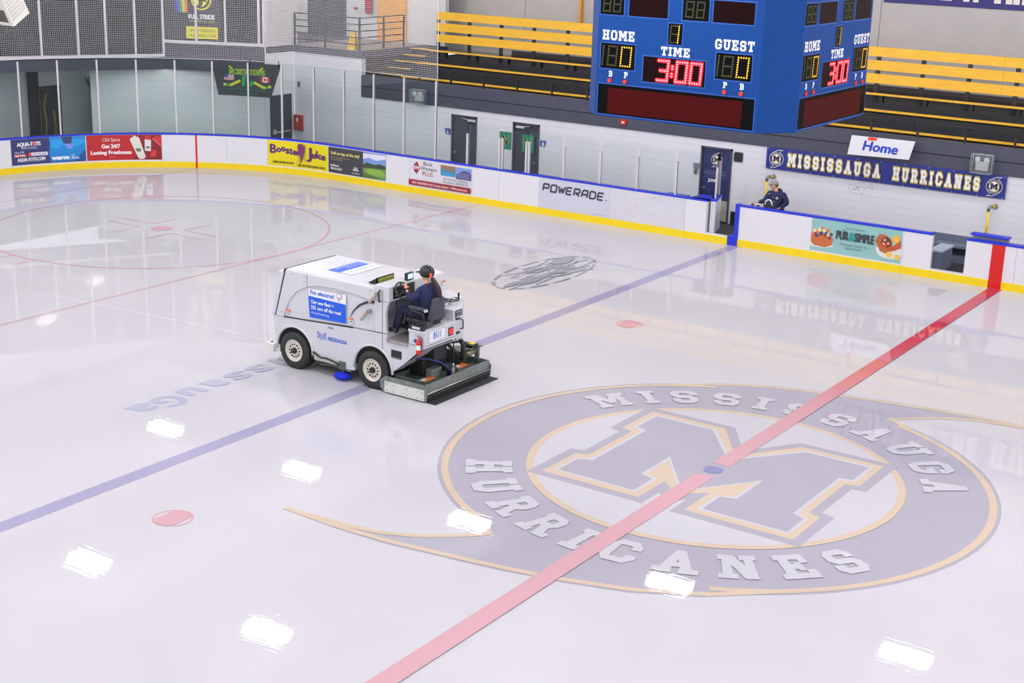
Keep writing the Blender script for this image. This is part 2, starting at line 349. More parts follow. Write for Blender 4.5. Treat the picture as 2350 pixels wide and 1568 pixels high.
def rink_outline(d=0):
    pts = [(34, -YB-.1), (34, YB+d)]
    for i in range(25):
        a = PI/2+PI/2*i/24; pts.append((CX+(RAD+d)*math.cos(a), CY+(RAD+d)*math.sin(a)))
    for i in range(25):
        a = PI+PI/2*i/24; pts.append((CX+(RAD+d)*math.cos(a), -CY+(RAD+d)*math.sin(a)))
    return pts
ICE = MB(); o_ = rink_outline(.02); ICE.add([(p[0], p[1], 0) for p in o_], [list(range(len(o_)))], ice_mat('ice_surface', (203, 201, 207)))
floor = struct(ICE.build('floor', weld=False))
MZ = .0004
def ice_fn(u, v, z): return (u, v, MZ+z)
PAINT = lambda c: ice_mat('ice_paint_%02x%02x%02x' % tuple(int(x) for x in c), c, (196, 60, 78) if c == RED else None)
RED, BLU, GLD, ICN = (208, 163, 172), (164, 159, 189), (208, 189, 168), (172, 169, 182)
_MK = [0]
def mark(name, art):
    _MK[0] += 1; k = _MK[0]*.00015; art.items = [(v, f, c, z+k) for v, f, c, z in art.items]
    return art.build(name, ice_fn, floor, mat=PAINT)
# centre logo
def polar(r, deg): return (r*math.cos(math.radians(deg)), r*math.sin(math.radians(deg)))
A = Art(step=.0006)
tail_out = [polar(4.55, 160), polar(4.55, 150), polar(4.55, 140), polar(4.56, 128), (-2.02, 4.2), (-1.1, 4.72), (-.18, 5.02), (.6, 5.2), (1.3, 5.32), (2.42, 5.49), (3.3, 5.52), (4.4, 5.42)]
tail_in = [(2.9, 5.27), (2.4, 5.1), (1.9, 4.8), (1.4, 4.38), (1.7, 4.16), polar(4.52, 66)]
arc = [polar(4.5, 66-i*7) for i in range(0, 13)]
half = tail_out+tail_in+arc[1:]
rot = lambda L: [(-x, -y) for x, y in L]
full = half+rot(half)
def shr(L, d): return grow(L, -d)
A.circ(0, 0, 4.5, ICN, n=72)
tailp = [(0, 3), (-2.02, 4.2), (-1.1, 4.72), (-.18, 5.02), (.6, 5.2), (1.3, 5.32), (2.42, 5.49), (3.3, 5.52), (4.4, 5.42), (3.5, 5.36), (2.9, 5.27), (2.4, 5.1), (1.9, 4.8), (1.36, 4.38), (1.36, 3.6)]
for L in (tailp, rot(tailp)): A.poly(L, ICN)
gold_out = [polar(4.4, 160+i*-4.5) for i in range(9)]
def edge(L, w=.11): A.line(L, w, GLD)
for f in (lambda L: L, rot):
    edge(f([polar(4.38, 62-i*5) for i in range(0, 25)]+[(-2.02+.08, 4.12)*0 or polar(4.38, -58)]), .12) if False else None
    edge(f([polar(4.38, 68-i*4) for i in range(0, 34)]), .12)
    edge(f([polar(4.4, 128), (-2.0, 4.12), (-1.1, 4.62), (-.18, 4.93), (.6, 5.11), (1.3, 5.23), (2.42, 5.40), (3.3, 5.45), (4.4, 5.41)]), .11)
    edge(f([(4.0, 5.40), (3.3, 5.36), (2.7, 5.24), (2.2, 5.0), (1.8, 4.68), (1.42, 4.3), (1.9, 4.0)]), .11)
A.ring(0, 0, 2.93, 3.06, GLD, n=64); A.circ(0, 0, 2.93, (200, 199, 206), n=64)
def mir(h): return [tuple(p) for p in h]+[(-x, y) for x, y in h[::-1] if abs(x) > 1e-6]
MN = mir([(0, .55), (.88, 1.72), (2.0, 1.72), (2.0, 1.02), (1.78, .97), (1.78, -.85), (2.0, -.95), (2.0, -1.56), (.6, -1.56), (.6, -.95), (.85, -.88), (.85, .1), (.12, -.92), (0, -1.05)])
MG = mir([(0, .82), (.73, 1.93), (2.18, 1.93), (2.18, .82), (1.96, .77), (1.96, -.68), (2.18, -.75), (2.18, -1.77), (.4, -1.77), (.4, -.92), (.2, -1.1), (0, -1.32)])
MO = mir([(0, 1.12), (.62, 2.09), (2.36, 2.09), (2.36, .68), (2.13, .62), (2.13, -.55), (2.36, -.62), (2.36, -1.95), (.24, -1.95), (.24, -1.4), (0, -1.6)])
A.poly(MO, ICN); A.poly(MG, GLD)
A.poly(mir([(0, .63), (.84, 1.79), (2.06, 1.79), (2.06, .96), (1.84, .9), (1.84, -.81), (2.06, -.9), (2.06, -1.62), (.54, -1.62), (.54, -.9), (.79, -.84), (.79, -.04), (.12, -1.0), (0, -1.13)]), (200, 199, 206))
A.poly(MN, ICN)
def arcword(art, word, a0, a1, r0, r1, col, inward, gap=.5, d=.15):
    tot = sum(GL[c][1]+gap for c in word)-gap; x = 0
    for c in word:
        w = GL[c][1]
        for p in GL[c][0]:
            q = []
            for px, py in grow(p, d):
                t = (x+px)/tot; ang = a0+(a1-a0)*t; r = (r1-(r1-r0)*py/8) if inward else (r0+(r1-r0)*py/8)
                q.append(polar(r, ang))
            art.poly(q, col, up=False)
        x += w+gap
A.up(); arcword(A, 'MISSISSAUGA', 153.5, 21.5, 3.35, 4.03, (200, 199, 206), False, gap=3.2)
arcword(A, 'HURRICANES', 211.5, 331.5, 3.3, 4.03, (200, 199, 206), True, gap=3.2)
A.z += .001; mark('centre_logo', A)
A = Art().rect(-.155, -YB, .155, -.29, RED); A.items[-1] = A.items[-1][:3]+(.0125,)
A.rect(-.155, .29, .155, YB, RED); A.items[-1] = A.items[-1][:3]+(.0125,); A.z = .013; A.circ(0, 0, .16, (140, 140, 182)); mark('centre_line', A)
A = Art(); A.line([(-16.9, .3), (-10.7, .84)], .035, (226, 226, 232)); mark('water_streak', A)
A = Art().rect(-7.25, -YB, -6.95, YB, BLU); mark('blue_line', A)
A = Art().rect(-15.65, -YB, -15.59, YB, RED); mark('ringette_line', A)
A = Art().rect(-26.18, -14.0, -26.12, 13.9, RED); mark('goal_line', A)
for y in (22*.3048, -22*.3048):
    A = Art(); A.ring(-5.42, y, .275, .305, RED)
    A.poly([(-5.42+.25*math.cos(t), y+.25*math.sin(t)) for t in [math.radians(a) for a in list(range(-40, 41, 8))+list(range(140, 221, 8))]], RED) if False else A.poly([(-5.42+sx*.19 if abs(math.cos(t)*.27) > .19 else -5.42+.27*math.cos(t), y+.27*math.sin(t)) for t, sx in [(math.radians(a), 1 if math.cos(math.radians(a)) > 0 else -1) for a in range(0, 360, 6)]], RED)
    mark('faceoff_spot', A)
A = Art(); ex, ey = -20.12, 6.71
A.ring(ex, ey, 4.52, 4.58, RED, n=90)
mark('end_faceoff_circle', A)
A = Art(); A.circ(ex, ey, .3, RED); mark('end_faceoff_spot', A)
A = Art(step=.0001)
for sx in (-1, 1):
    for sy in (-1, 1):
        A.rect(ex+sx*.63, ey+sy*.25-.025, ex+sx*1.8, ey+sy*.25+.025, RED); A.rect(ex+sx*.63-.025, ey+sy*.25, ex+sx*.63+.025, ey+sy*1.15, RED)
        A.rect(ex+sx*.43-.025, ey+sy*4.55, ex+sx*.43+.025, ey+sy*5.15, RED)
mark('faceoff_hash_marks', A)
# city word mark on the ice, read from the far side
A = Art(step=.0002); ICB = (180, 182, 203)
def icetext(t, y0, y1):
    vs, fs = textgeo(t); x0 = min(v[0] for v in vs); x1 = max(v[0] for v in vs); w = abs(y1-y0)
    A.up()
    for o in (0, .02, -.02, .035, -.035):
        A.items.append(([(-9.62+v[1]/.69*.6+o*.7, y0-(v[0]-x0)/(x1-x0)*w+o) for v in vs], fs, ICB, A.z)); A.z += .0001
for ch, a, b in (('a', -3.45, -3.88), ('G', -2.85, -3.33), ('u', -2.27, -2.67), ('a', -1.68, -2.08), ('s', -1.08, -1.5), ('s', -.5, -.9), ('ı' if False else 'I', -.14, -.22), ('S', .4, -.02), ('S', 1.0, .56), ('I', 1.3, 1.22), ('M', 2.0, 1.5)): icetext(ch, a, b)
mark('ice_word_mark', A)
# grey line drawing in an oval
A = Art(step=.0006); GRY = (156, 156, 166)
def E(t, ra=1.0, rb=1.0): return (-9.42+.80*rb*math.cos(t)-.25*ra*math.sin(t)*.2, 9.5+2.05*ra*math.sin(t))
for k in range(14):
    t0 = 2*PI*k/14; A.line([E(t0+.04+.34*i/5) for i in range(6)], .07 if k % 3 else .09, GRY)
for q in range(46):
    a = random.uniform(0, 6.28); r = random.uniform(.2, .78); c = E(a, r, r); l = random.uniform(.15, .7); t = random.uniform(-.5, .5)
    A.line([(c[0]+t*.2*i+.06*math.sin(i*2+q), c[1]+l*(i-1)) for i in range(3)], random.uniform(.02, .05), GRY, up=(q % 9 == 0))
for c, ra, rb in (((-9.75, 10.8), .22, .5), ((-9.2, 8.55), .13, .6), ((-9.35, 7.9), .1, .35), ((-9.15, 9.7), .1, .25)): A.circ(c[0], c[1], ra, GRY, rb)
mark('oval_ice_drawing', A)

# ---------------------------------------------------------------- surroundings of the rink: rubber floor, walls
YW = 17.85
g = MB(); fl_m = M('dark_rubber_floor', (52, 54, 60), .55, noise=.25, scale=6)
g.add([(CX, YB+.1, .02), (34, YB+.1, .02), (34, YW+.1, .02), (CX, YW+.1, .02)], [(0, 1, 2, 3)], fl_m)
ar = [(CX+(RAD+.1)*math.cos(PI/2+PI/2*i/24), CY+(RAD+.1)*math.sin(PI/2+PI/2*i/24)) for i in range(25)]
for a, b in zip(ar, ar[1:]):
    k = lambda p: (CX+(p[0]-CX)*2.1, CY+(p[1]-CY)*2.1)
    g.add([(a[0], a[1], .02), (b[0], b[1], .02), (*k(b), .02), (*k(a), .02)], [(0, 1, 2, 3)], fl_m)
g.add([(-36, -9, .02), (CX-RAD-.1, -9, .02), (CX-RAD-.1, CY, .02), (-39.3, CY, .02)], [(0, 1, 2, 3)], fl_m)
struct(g.build('floor', weld=False))
# ceiling
c = MB(); c.box((-42, -26, 10.9), (34, 26, 11.1), M('ceiling_deck', (232, 232, 236), .8)); struct(c.build('ceiling'))
for i, x in enumerate(range(-38, 32, 6)):
    c = MB(); c.box((x, -26, 10.45), (x+.3, 26, 10.9), M('roof_beam_paint', (170, 170, 172), .7)); struct(c.build('trim_%d' % (i+20)))
# white block wall with door openings (built as pieces between the doors)
DOORS = [(-18.56, -17.55), (-16.15, -15.15), (-9.52, -8.52)]
w = MB(); xs = [-22.34]+[v for d in DOORS for v in d]+[34]
for a, b in zip(xs[::2], xs[1::2]): w.box((a, YW, 0), (b, YW+.2, 2.40), wall_white)
for a, b in DOORS: w.box((a, YW, 2.2), (b, YW+.2, 2.40), wall_white)
w.box((-25.37, YW, 0), (-22.34, YW+.2, 3.67), wall_white)
w.box((-2.5, YW-.01, 0), (34, YW, .68), M('bench_wall_grey', (98, 106, 124), .6)); w.box((-8.45, YW-.012, 0), (-2.5, YW, .40), step_black)
struct(w.build('wall_far'))
w = MB(); w.box((-22.34, YW-.03, 2.40), (34, YW+.2, 3.12), band_navy); w.box((-22.34, YW-.034, 2.74), (34, YW-.03, 2.765), M('groove_black', (16, 16, 20), .8)); struct(w.build('wall_fascia'))
# door leaves
dgrey = M('charcoal_door', (62, 66, 80), .45, noise=.06)
def leaf(i, a, b, knob, closer):
    root = MB(); root.box((a, YW-.03, 0.02), (a+.05, YW+.06, 2.2), dgrey); root.box((b-.05, YW-.03, .02), (b, YW+.06, 2.2), dgrey); root.box((a, YW-.03, 2.15), (b, YW+.06, 2.2), dgrey)
    root.box((a+.05, YW+.03, .02), (b-.05, YW+.08, 2.15), M('door_leaf_dark', (54, 58, 72), .4, noise=.05))
    r = struct(root.build('door_%d' % i))
    h = MB(); kx = a+.16 if knob < 0 else b-.16
    h.box((kx-.06, YW-.05, .98), (kx+.06, YW-.02, 1.0), chrome); h.box((kx-.01, YW-.05, .96), (kx+.03, YW+.04, 1.02), chrome); h.build('door_handle', r)
    if closer:
        cx = b-.2 if closer > 0 else a+.28
        h = MB(); h.box((cx-.16, YW-.05, 2.03), (cx+.16, YW+.03, 2.10), alu); h.tube([(cx-.16*closer, YW-.04, 2.09), (cx-.36*closer, YW-.05, 2.12)], .012, alu); h.build('door_closer', r)
    return r
leaf(1, *DOORS[0], -1, 1); leaf(2, *DOORS[1], 1, -1)
d3 = leaf(3, *DOORS[2], -1, 0)
A = Art((36, 44, 92), .86, 2.1)
def hurricane(A, x, y, r, white=(240, 240, 235), navy=(22, 30, 84)):
    A.circ(x, y, r*1.04, white, n=32)
    for s in (1, -1): A.poly([(x-s*r*.5, y+s*r*.9), (x+s*r*.15, y+s*r*1.24), (x+s*r*.95, y+s*r*1.3), (x+s*r*.45, y+s*r*1.0), (x+s*r*.35, y+s*r*.8)], white)
    A.circ(x, y, r*.97, navy, n=32)
    for s in (1, -1): A.poly([(x-s*r*.35, y+s*r*.88), (x+s*r*.15, y+s*r*1.14), (x+s*r*.7, y+s*r*1.22), (x+s*r*.3, y+s*r*.92), (x+s*r*.2, y+s*r*.7)], navy)
    A.up(); B = Art(); arcword(B, 'MISSISSAUGA', 155, 25, r*.72, r*.9, white, False, gap=2.5, d=0); arcword(B, 'HURRICANES', 212, 328, r*.72, r*.9, white, True, gap=2.5, d=0)
    for vs, fs, c, z in B.items: A.items.append(([(a+x, b+y) for a, b in vs], fs, c, A.z))
    A.circ(x, y, r*.66, (226, 214, 130), n=28); A.circ(x, y, r*.62, (245, 244, 236), n=28)
    k = r*.235
    A.poly([(a*k+x, b*k+y) for a, b in MG], (214, 180, 60)); A.poly([(a*k+x, b*k+y) for a, b in MN], navy)
hurricane(A, .43, 1.78, .17)
A.text('MISSISSAUGA', .08, 1.33, .7, .1, (120, 126, 160)); A.rect(.06, 1.28, .8, 1.285, (150, 155, 180)); A.rect(.06, 1.46, .8, 1.465, (150, 155, 180))
A.text('JUNIOR', .2, 1.13, .4, .09, (235, 235, 240), bold=.006)
for k in (0, .1, .2): A.line([(.14+k*.5, .95-k*.2), (.43, .6-k*1.2), (.72-k*.5, .95-k*.2)], .02, (60, 72, 130))
A.line([(.2, .2), (.3, .55), (.43, .2), (.56, .55), (.66, .2)], .05, (40, 50, 104))
A.build('door_poster', plane_fn((-9.45, YW+.03, .05), (1, 0, 0), (0, 0, 1)), d3)
k_ = MB(); k_.box((-8.98, YW+.0, .06), (-8.58, YW+.028, .66), M('worn_kickboard', (170, 172, 158), .5, noise=.25, scale=5)); k_.build('kick_board', d3)

# mezzanine block at the left: white soffit wall, slab, box with windows over the corner
FAC = [(-34.6, 4.4), (-31.27, 10.2), (-28.65, 14.93), (-25.4, 16.42)]
w = MB(); w.box((-25.4, 16.42, 0), (-25.37, 16.45, 3.9), wall_white_y)
w.add([(-25.385, 16.4, 0), (-25.385, YW, 0), (-25.385, YW, 3.67), (-25.385, 16.4, 3.67)], [(0, 1, 2, 3)], wall_white_y)
struct(w.build('wall_mezzanine'))
w = MB(); pts = [(-25.4, 16.42), (-25.4, YW-.03), (-22.3, YW-.03), (-22.3, 22.6), (-34, 22.6), (-34, 16.42)]
w.prism(pts, 3.67, 3.9, band_navy, 'z'); w.prism([(-25.4, YW+.0), (-22.45, YW+.0), (-22.45, 21.5), (-25.4, 21.5)], 3.9, 3.906, M('mezzanine_tiles', (150, 142, 138), .6), 'z'); w.box((-22.47, YW+.02, 2.4), (-22.43, 22.6, 3.9), step_black); struct(w.build('floor_mezzanine'))
w = MB(); lw = [(-30.7, 13.4), (-28.5, 15.05), (-27.35, 15.94), (-25.4, 16.45)]; lm = block_mat('teal_lit_block_wall', (228, 234, 236), (208, 215, 218), axis='X')
for a, b in zip(lw, lw[1:]): w.add([(*a, 0), (*b, 0), (*b, 3.02), (*a, 3.02)], [(0, 1, 2, 3)], lm)
w.add([(-32.4, 15.2, 0), (-30.7, 13.4, 0), (-30.7, 13.4, 3.02), (-32.4, 15.2, 3.02)], [(0, 1, 2, 3)], lm)
struct(w.build('wall_corner'))
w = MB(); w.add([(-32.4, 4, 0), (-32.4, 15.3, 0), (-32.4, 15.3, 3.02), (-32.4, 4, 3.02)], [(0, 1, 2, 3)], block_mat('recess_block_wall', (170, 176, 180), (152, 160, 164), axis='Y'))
struct(w.build('wall_recess'))
w = MB(); w.box((-32.4, 12.1, 0), (-32.3, 12.5, 3.02), step_black); struct(w.build('trim_1'))
# fascia below the windows
w = MB()
def off(a, b, d):
    v = Vector((b[0]-a[0], b[1]-a[1])).normalized(); n = Vector((v.y, -v.x)); return n*d
def strip(mb, a, b, z0, z1, d0, d1, m):
    n0 = off(a, b, d0); n1 = off(a, b, d1)
    P = [(a[0]+n0.x, a[1]+n0.y), (b[0]+n0.x, b[1]+n0.y), (b[0]+n1.x, b[1]+n1.y), (a[0]+n1.x, a[1]+n1.y)]
    mb.prism(P, z0, z1, m, 'z')
strip(w, FAC[0], FAC[1], 3.0, 3.42, -.3, 0, band_navy); strip(w, FAC[1], FAC[2], 3.0, 3.42, -.3, 0, band_navy); strip(w, FAC[2], FAC[3], 3.0, 3.9, -.3, 0, band_navy)
struct(w.build('wall_window_fascia'))
dark_pane = M('dark_window_glass', (26, 27, 30), .06, noise=.5, scale=1.2)
frame_w = M('white_window_frame', (222, 218, 224), .5)
def windows(i, a, b, z0, z1, cuts, poster=None):
    f = MB(); strip(f, a, b, z0, z0+.10, -.02, .06, frame_w)
    r = struct(f.build('window_%d' % i))
    p = MB(); strip(p, a, b, z0+.1, z1, -.03, -.01, dark_pane); p.build('window_pane', r)
    for c in cuts:
        m = MB(); q = (a[0]+(b[0]-a[0])*c, a[1]+(b[1]-a[1])*c); v = Vector((b[0]-a[0], b[1]-a[1])).normalized()*.035
        strip(m, (q[0]-v.x, q[1]-v.y), (q[0]+v.x, q[1]+v.y), z0+.1, z1, -.02, .05, frame_w); m.build('mullion', r)
    return r
windows(1, FAC[0], FAC[1], 3.42, 6.6, [.25, .5, .75, 1-.001])
windows(2, FAC[1], FAC[2], 3.42, 6.6, [.25, .47, .64, .82, .995])
w2 = windows(3, FAC[2], FAC[3], 3.9, 6.6, [.33, .62, .95])
va = Vector((FAC[3][0]-FAC[2][0], FAC[3][1]-FAC[2][1], 0)); fl_len = va.length
A = Art(); K = (52, 54, 64); YE = (236, 226, 10)
A.rect(.02, .1, 2.05, 2.7, K)
for i, c_ in enumerate([(80, 50, 120), (66, 84, 190), (40, 150, 110), (200, 200, 30), (225, 120, 50)]):
    x = .30+i*.095; A.poly([(x+.12, .98), (x+.215, .98), (x+.17, 2.7), (x+.05, 2.7)], c_)
A.circ(1.38, 1.43, .36, YE); A.circ(1.38, 1.43, .31, K); A.circ(1.35, 1.44, .26, YE)
A.poly([(1.2, 1.15), (1.3, 1.3), (1.28, 1.5), (1.2, 1.62), (1.35, 1.72), (1.5, 1.66), (1.52, 1.45), (1.62, 1.3), (1.46, 1.38), (1.42, 1.25), (1.32, 1.12)], K)
A.text('FULL STRIDE', .93, .78, .9, .14, (225, 228, 232), bold=.012); A.text('SKATING LAB', .95, .66, .88, .07, (200, 200, 40))
A.rect(.82, .12, 1.95, .52, YE); A.text('@FULLSTRIDESKATING', .95, .35, .9, .09, (60, 60, 50)); A.text('FULLSTRIDESKATING.COM', .92, .18, .95, .09, (60, 60, 50))
A.build('window_poster', plane_fn((FAC[2][0], FAC[2][1], 3.96), va, (0, 0, 1), .0), w2)
w = MB(); w.box((-25.48, 16.40, 3.9), (-25.36, 16.55, 6.8), frame_w); w.box((-25.41, 16.5, 3.9), (-25.38, 18.05, 6.8), M('cream_plaster', (204, 204, 206), .8)); struct(w.build('wall_box_side'))
w = MB(); pl = M('cream_plaster'); w.box((-34, 21.5, 3.9), (-21.6, 21.7, 7.5), pl)
w.box((-27.95, 21.44, 3.9), (-26.12, 21.5, 7.5), M('dark_doorway', (62, 62, 66), .7)); w.box((-24.6, 21.42, 3.9), (-23.3, 21.5, 7.5), M('amber_panel', (226, 160, 60), .5)); struct(w.build('wall_mezzanine_back'))
# railing on the mezzanine edge
def railing(label, pts, z0, h, n_rails, posts, name='guard_railing', r=.02):
    t = thing(name, label, 'railing', loc=(pts[0][0], pts[0][1], z0))
    m = MB(); L = [Vector((p[0], p[1], 0))-Vector((pts[0][0], pts[0][1], 0)) for p in pts]
    for k in range(n_rails):
        z = h*(k+1)/n_rails; MB.tube(m, [(v.x, v.y, z) for v in L], r, black_steel, 6)
    m.build('rails', t)
    for q in posts:
        b = MB(); b.box((q[0]-pts[0][0]-.025, q[1]-pts[0][1]-.025, 0), (q[0]-pts[0][0]+.025, q[1]-pts[0][1]+.025, h), black_steel); b.build('post', t)
    return t
railing('black five-rail guard railing along the mezzanine edge behind the netting', [(-25.33, YW), (-22.44, YW), (-22.5, 20.3)], 3.9, 1.08, 5, [(-25.33, YW), (-23.95, YW), (-22.44, YW), (-22.5, 19.2), (-22.5, 20.3)])
# wet floor sign, alarm bell pieces
t = thing('wet_floor_sign', 'yellow folding wet floor sign standing on the mezzanine behind the railing', 'sign', loc=(-22.95, 18.15, 3.9))
for s in (1, -1):
    b = MB(); b.add([(-.17, s*.14, 0), (.17, s*.14, 0), (.09, s*.02, .62), (-.09, s*.02, .62), (-.17, s*.15, 0), (.17, s*.15, 0), (.09, s*.035, .62), (-.09, s*.035, .62)], [(0, 1, 2, 3), (4, 7, 6, 5), (0, 4, 5, 1), (3, 2, 6, 7), (0, 3, 7, 4), (1, 5, 6, 2)], PC((240, 196, 10)))
    b.box((-.07, s*.08-.01, .22), (.07, s*.1+.0, .36), PC((225, 160, 20))); b.build('sign_panel', t)
b = MB(); b.cyl((-24.95, 21.30, 4.95), (-24.95, 21.41, 4.95), .14, PC((150, 30, 34))); b.cyl((-25.55, 21.3, 4.98), (-25.55, 21.41, 4.98), .05, PC((150, 30, 34)))
b.box((-25.1, 21.33, 4.9), (-24.8, 21.41, 5.4), PC((160, 36, 40))); tag(b.build('alarm_bell'), 'dark red alarm bell and hose box high on the mezzanine back wall', 'alarm')

# ---------------------------------------------------------------- bleachers
XL, XR = -21.45, 9.0
st = MB()
for (y0, y1, z) in ((YW+.1, 18.75, 2.74), (18.75, 19.55, 3.02), (19.55, 20.35, 3.42), (20.35, 20.9, 3.62), (20.9, 22.6, 3.62)):
    st.box((XL, y0, z-1.2), (XR+12, y1, z), step_black)
struct(st.build('floor_bleachers'))
st = MB()
for i in range(6): st.box((-22.42, 18.55+.4*i, 2.4), (-21.45, 18.95+.4*i+.02, 2.92+.19*i), step_black)
struct(st.build('floor_steps'))
for i in range(5):
    b = MB(); z = 3.11+.188*i; y = 18.9+.4*i; b.box((-22.38, y-.05, z-.02), (-21.42, y+.06, z+.012), M('nosing_yellow', (232, 170, 40), .5)); z_ = z
    n = tag(b.build('stair_nosing'), 'yellow nosing strip on the dark bleacher steps, %s from the bottom' % ['first', 'second', 'third', 'fourth', 'fifth'][i], 'nosing', 'yellow nosings of the bleacher steps')
w = MB(); w.box((-24.5, 22.6, 3.6), (34, 22.8, 10.9), wall_grey); w.box((-19.5, 22.585, 3.6), (34, 22.6, 3.86), M('dark_skirting', (62, 56, 58), .7))
for a, b in (((-16.3, 10.5), (-20.2, 4.6)), ((-19.3, 4.6), (-22.5, 3.9))): pass
struct(w.build('wall_upper'))
b = MB(); b.box((-16.73, 22.45, 4.9), (-16.65, 22.6, 10.9), M('column_amber', (214, 150, 50), .5)); struct(b.build('trim_2'))
wj = MB()
for x in (-19.0, -12.6, -6.3, 0.1): wj.box((x, 22.592, 3.9), (x+.015, 22.6, 10.8), M('wall_joint', (120, 118, 122), .8))
struct(wj.build('trim_3'))
ROWS = [(18.9, 3.10, 'bottom'), (19.7, 3.50, 'middle'), (20.5, 3.86, 'top')]
for y, z, nm in ROWS:
    t = thing('bleacher_bench', 'long yellow wooden bleacher bench on dark steps, %s of the three rows' % nm, 'bench', loc=((XL+XR)/2, y, z))
    hw = (XR-XL)/2
    x = -hw; k = 0
    while x < hw-.1:
        L_ = min(3.66, hw-x); b = MB(); b.box((x+.004, -.07, -.045), (x+L_-.004, .16, 0), bench_wood); b.build('seat_plank', t, bevel=.008); x += L_
    x = -hw+.6
    while x < hw:
        b = MB(); b.box((x, -.04, -.40 if nm != 'top' else -.24), (x+.05, .12, -.045), black_steel); b.build('bracket', t); x += 1.3
t = thing('bleacher_back_fence', 'three-plank yellow wooden fence with black posts behind the top bleacher row', 'fence', loc=(0, 20.78, 3.62))
for z0, z1 in ((.50, .77), (.87, 1.15), (1.26, 1.53)):
    x = XL
    while x < XR:
        L_ = min(3.9, XR-x); b = MB(); b.box((x+.003, -.03, z0), (x+L_-.003, .01, z1), bench_wood); b.build('plank', t); x += L_
x = -21.38
while x < XR:
    b = MB(); b.box((x-.06, .01, 0), (x+.06, .06, 1.5), black_steel); b.build('post', t); x += 1.32
xs_ = [-19.9+1.285*i for i in range(24)]
railing('low black handrail with slim posts on the fascia in front of the bleachers', [(-22.2, YW), (9, YW)], 3.12, .40, 1, [(x, YW) for x in xs_], r=.016)

# ---------------------------------------------------------------- wall fittings
def wallfn(x, z, off=.003, y=YW): return plane_fn((x, y, z), (1, 0, 0), (0, 0, 1), off)
def sign(name, x0, z0, x1, z1, A, label, cat, y=YW-.01, th=.01, back=(200, 200, 205)):
    t = thing(name, label, cat, loc=((x0+x1)/2, y, z0))
    b = MB(); b.box((-(x1-x0)/2, -th, 0), ((x1-x0)/2, 0, z1-z0), PC(back)); b.build('backing', t)
    A.build('face', plane_fn((-(x1-x0)/2, -th, 0), (1, 0, 0), (0, 0, 1), .001), t); return t
BW, BH = 6.74, .61
A = Art((30, 44, 128), BW, BH); hurricane(A, .31, .3, .205); hurricane(A, BW-.3, .3, .205)
for wd, x, wl in (('MISSISSAUGA', .66, 2.72), ('HURRICANES', 3.72, 2.36)):
    [A.polys(slab(wd, wl, .34, d, 2.6), c, x, .145) for d, c in ((.85, (226, 200, 40)), (.6, (30, 44, 128)), (.42, (226, 200, 40)), (.05, (238, 238, 244)))]
for i in range(11):
    for y_ in (.025, BH-.025): A.circ(.05+i*(BW-.1)/10, y_, .012, (225, 225, 230), n=8, up=(i == 0))
sign('team_banner', -7.44, 1.80, -7.44+BW, 2.41, A, 'long navy team banner with white and gold slab letters on the bench wall', 'banner', y=YW-.05, back=(30, 44, 128))
# parallelogram hanging sign
t = thing('home_sign', 'white slanted hanging panel lettered Home in blue above the navy banner', 'sign', loc=(-4.95, YW-.36, 2.52))
A = Art(); A.poly([(0, 0), (1.72, .05), (1.84, .55), (.08, .53)], (226, 226, 230)); A.poly([(.53, .44), (.78, .45), (.81, .53), (.56, .535)], (232, 70, 44)); A.text('Home', .42, .17, .95, .25, (28, 58, 190), bold=.014, shear=.2, slope=-.02)
A.build('face', plane_fn((0, 0, 0), (1, 0, 0), (0, 0, 1), .002), t)
b = MB(); b.prism([(0, 0), (1.72, .05), (1.84, .55), (.08, .53)], 0, .02, PC((200, 200, 205))); b.build('panel', t)
b = MB(); b.tube([(.3, .02, .45), (.3, .33, .45)], .01, alu); b.tube([(1.5, .02, .45), (1.5, .33, .45)], .01, alu); b.build('bracket', t)
def cage(x0, x1, z0, z1, label):
    t = thing('emergency_light', label, 'emergency light', 'caged emergency lights', loc=((x0+x1)/2, YW-.03, z0)); w_ = (x1-x0)/2; h = z1-z0; d = .26
    b = MB(); b.box((-w_*.62, -.12, .06), (w_*.5, 0, h*.58), PC((226, 228, 230))); b.build('battery_box', t)
    for s in (-.4, .3):
        b = MB(); b.cyl((s*w_*1.2, -.1, h*.68), (s*w_*1.2+.02, -.2, h*.72), .055, PC((220, 222, 222)), r1=.07); b.build('lamp_head', t)
    b = MB(); wire = M('galvanised_wire', (190, 198, 196), .4, .5); r = .0055
    n = 9
    for i in range(n+1):
        x = -w_+2*w_*i/n; z = h*i/n
        b.tube([(x, 0, 0), (x, -d, 0), (x, -d, h), (x, 0, h)], r, wire, 4); b.tube([(-w_, 0, z), (-w_, -d, z), (w_, -d, z), (w_, 0, z)], r, wire, 4)
    for i in range(1, 4):
        y = -d*i/4; b.tube([(-w_, y, 0), (-w_, y, h), (w_, y, h), (w_, y, 0)], r, wire, 4, closed=True)
    b.build('wire_cage', t)
t = thing('wall_scribbles', 'faint black marker scribbles and a drawn box on the white wall under the banner', 'markings', loc=(-5.0, YW, 1.2))
A = Art(); SG = (120, 118, 126)
A.line([(.05, .45), (.07, .25), (.45, .2), (.44, .05)], .006, SG); A.line([(.05, .45), (.5, .4), (.46, .2)], .006, SG); A.line([(.15, .28), (.2, .36), (.24, .3), (.3, .42), (.36, .28)], .012, SG); A.line([(.28, .5), (.4, .56), (.5, .52)], .006, SG); A.line([(.62, .42), (.66, .55), (.74, .5), (.7, .38), (.78, .4)], .007, SG)
A.build('ink', plane_fn((0, 0, 0), (1, 0, 0), (0, 0, 1), .002), t)
cage(-20.08, -19.55, 2.44, 2.88, 'white emergency light in a wire cage behind the tall rink glass')
cage(-1.62, -1.08, 2.42, 2.91, 'white emergency light in a wire cage over the right end of the navy banner')
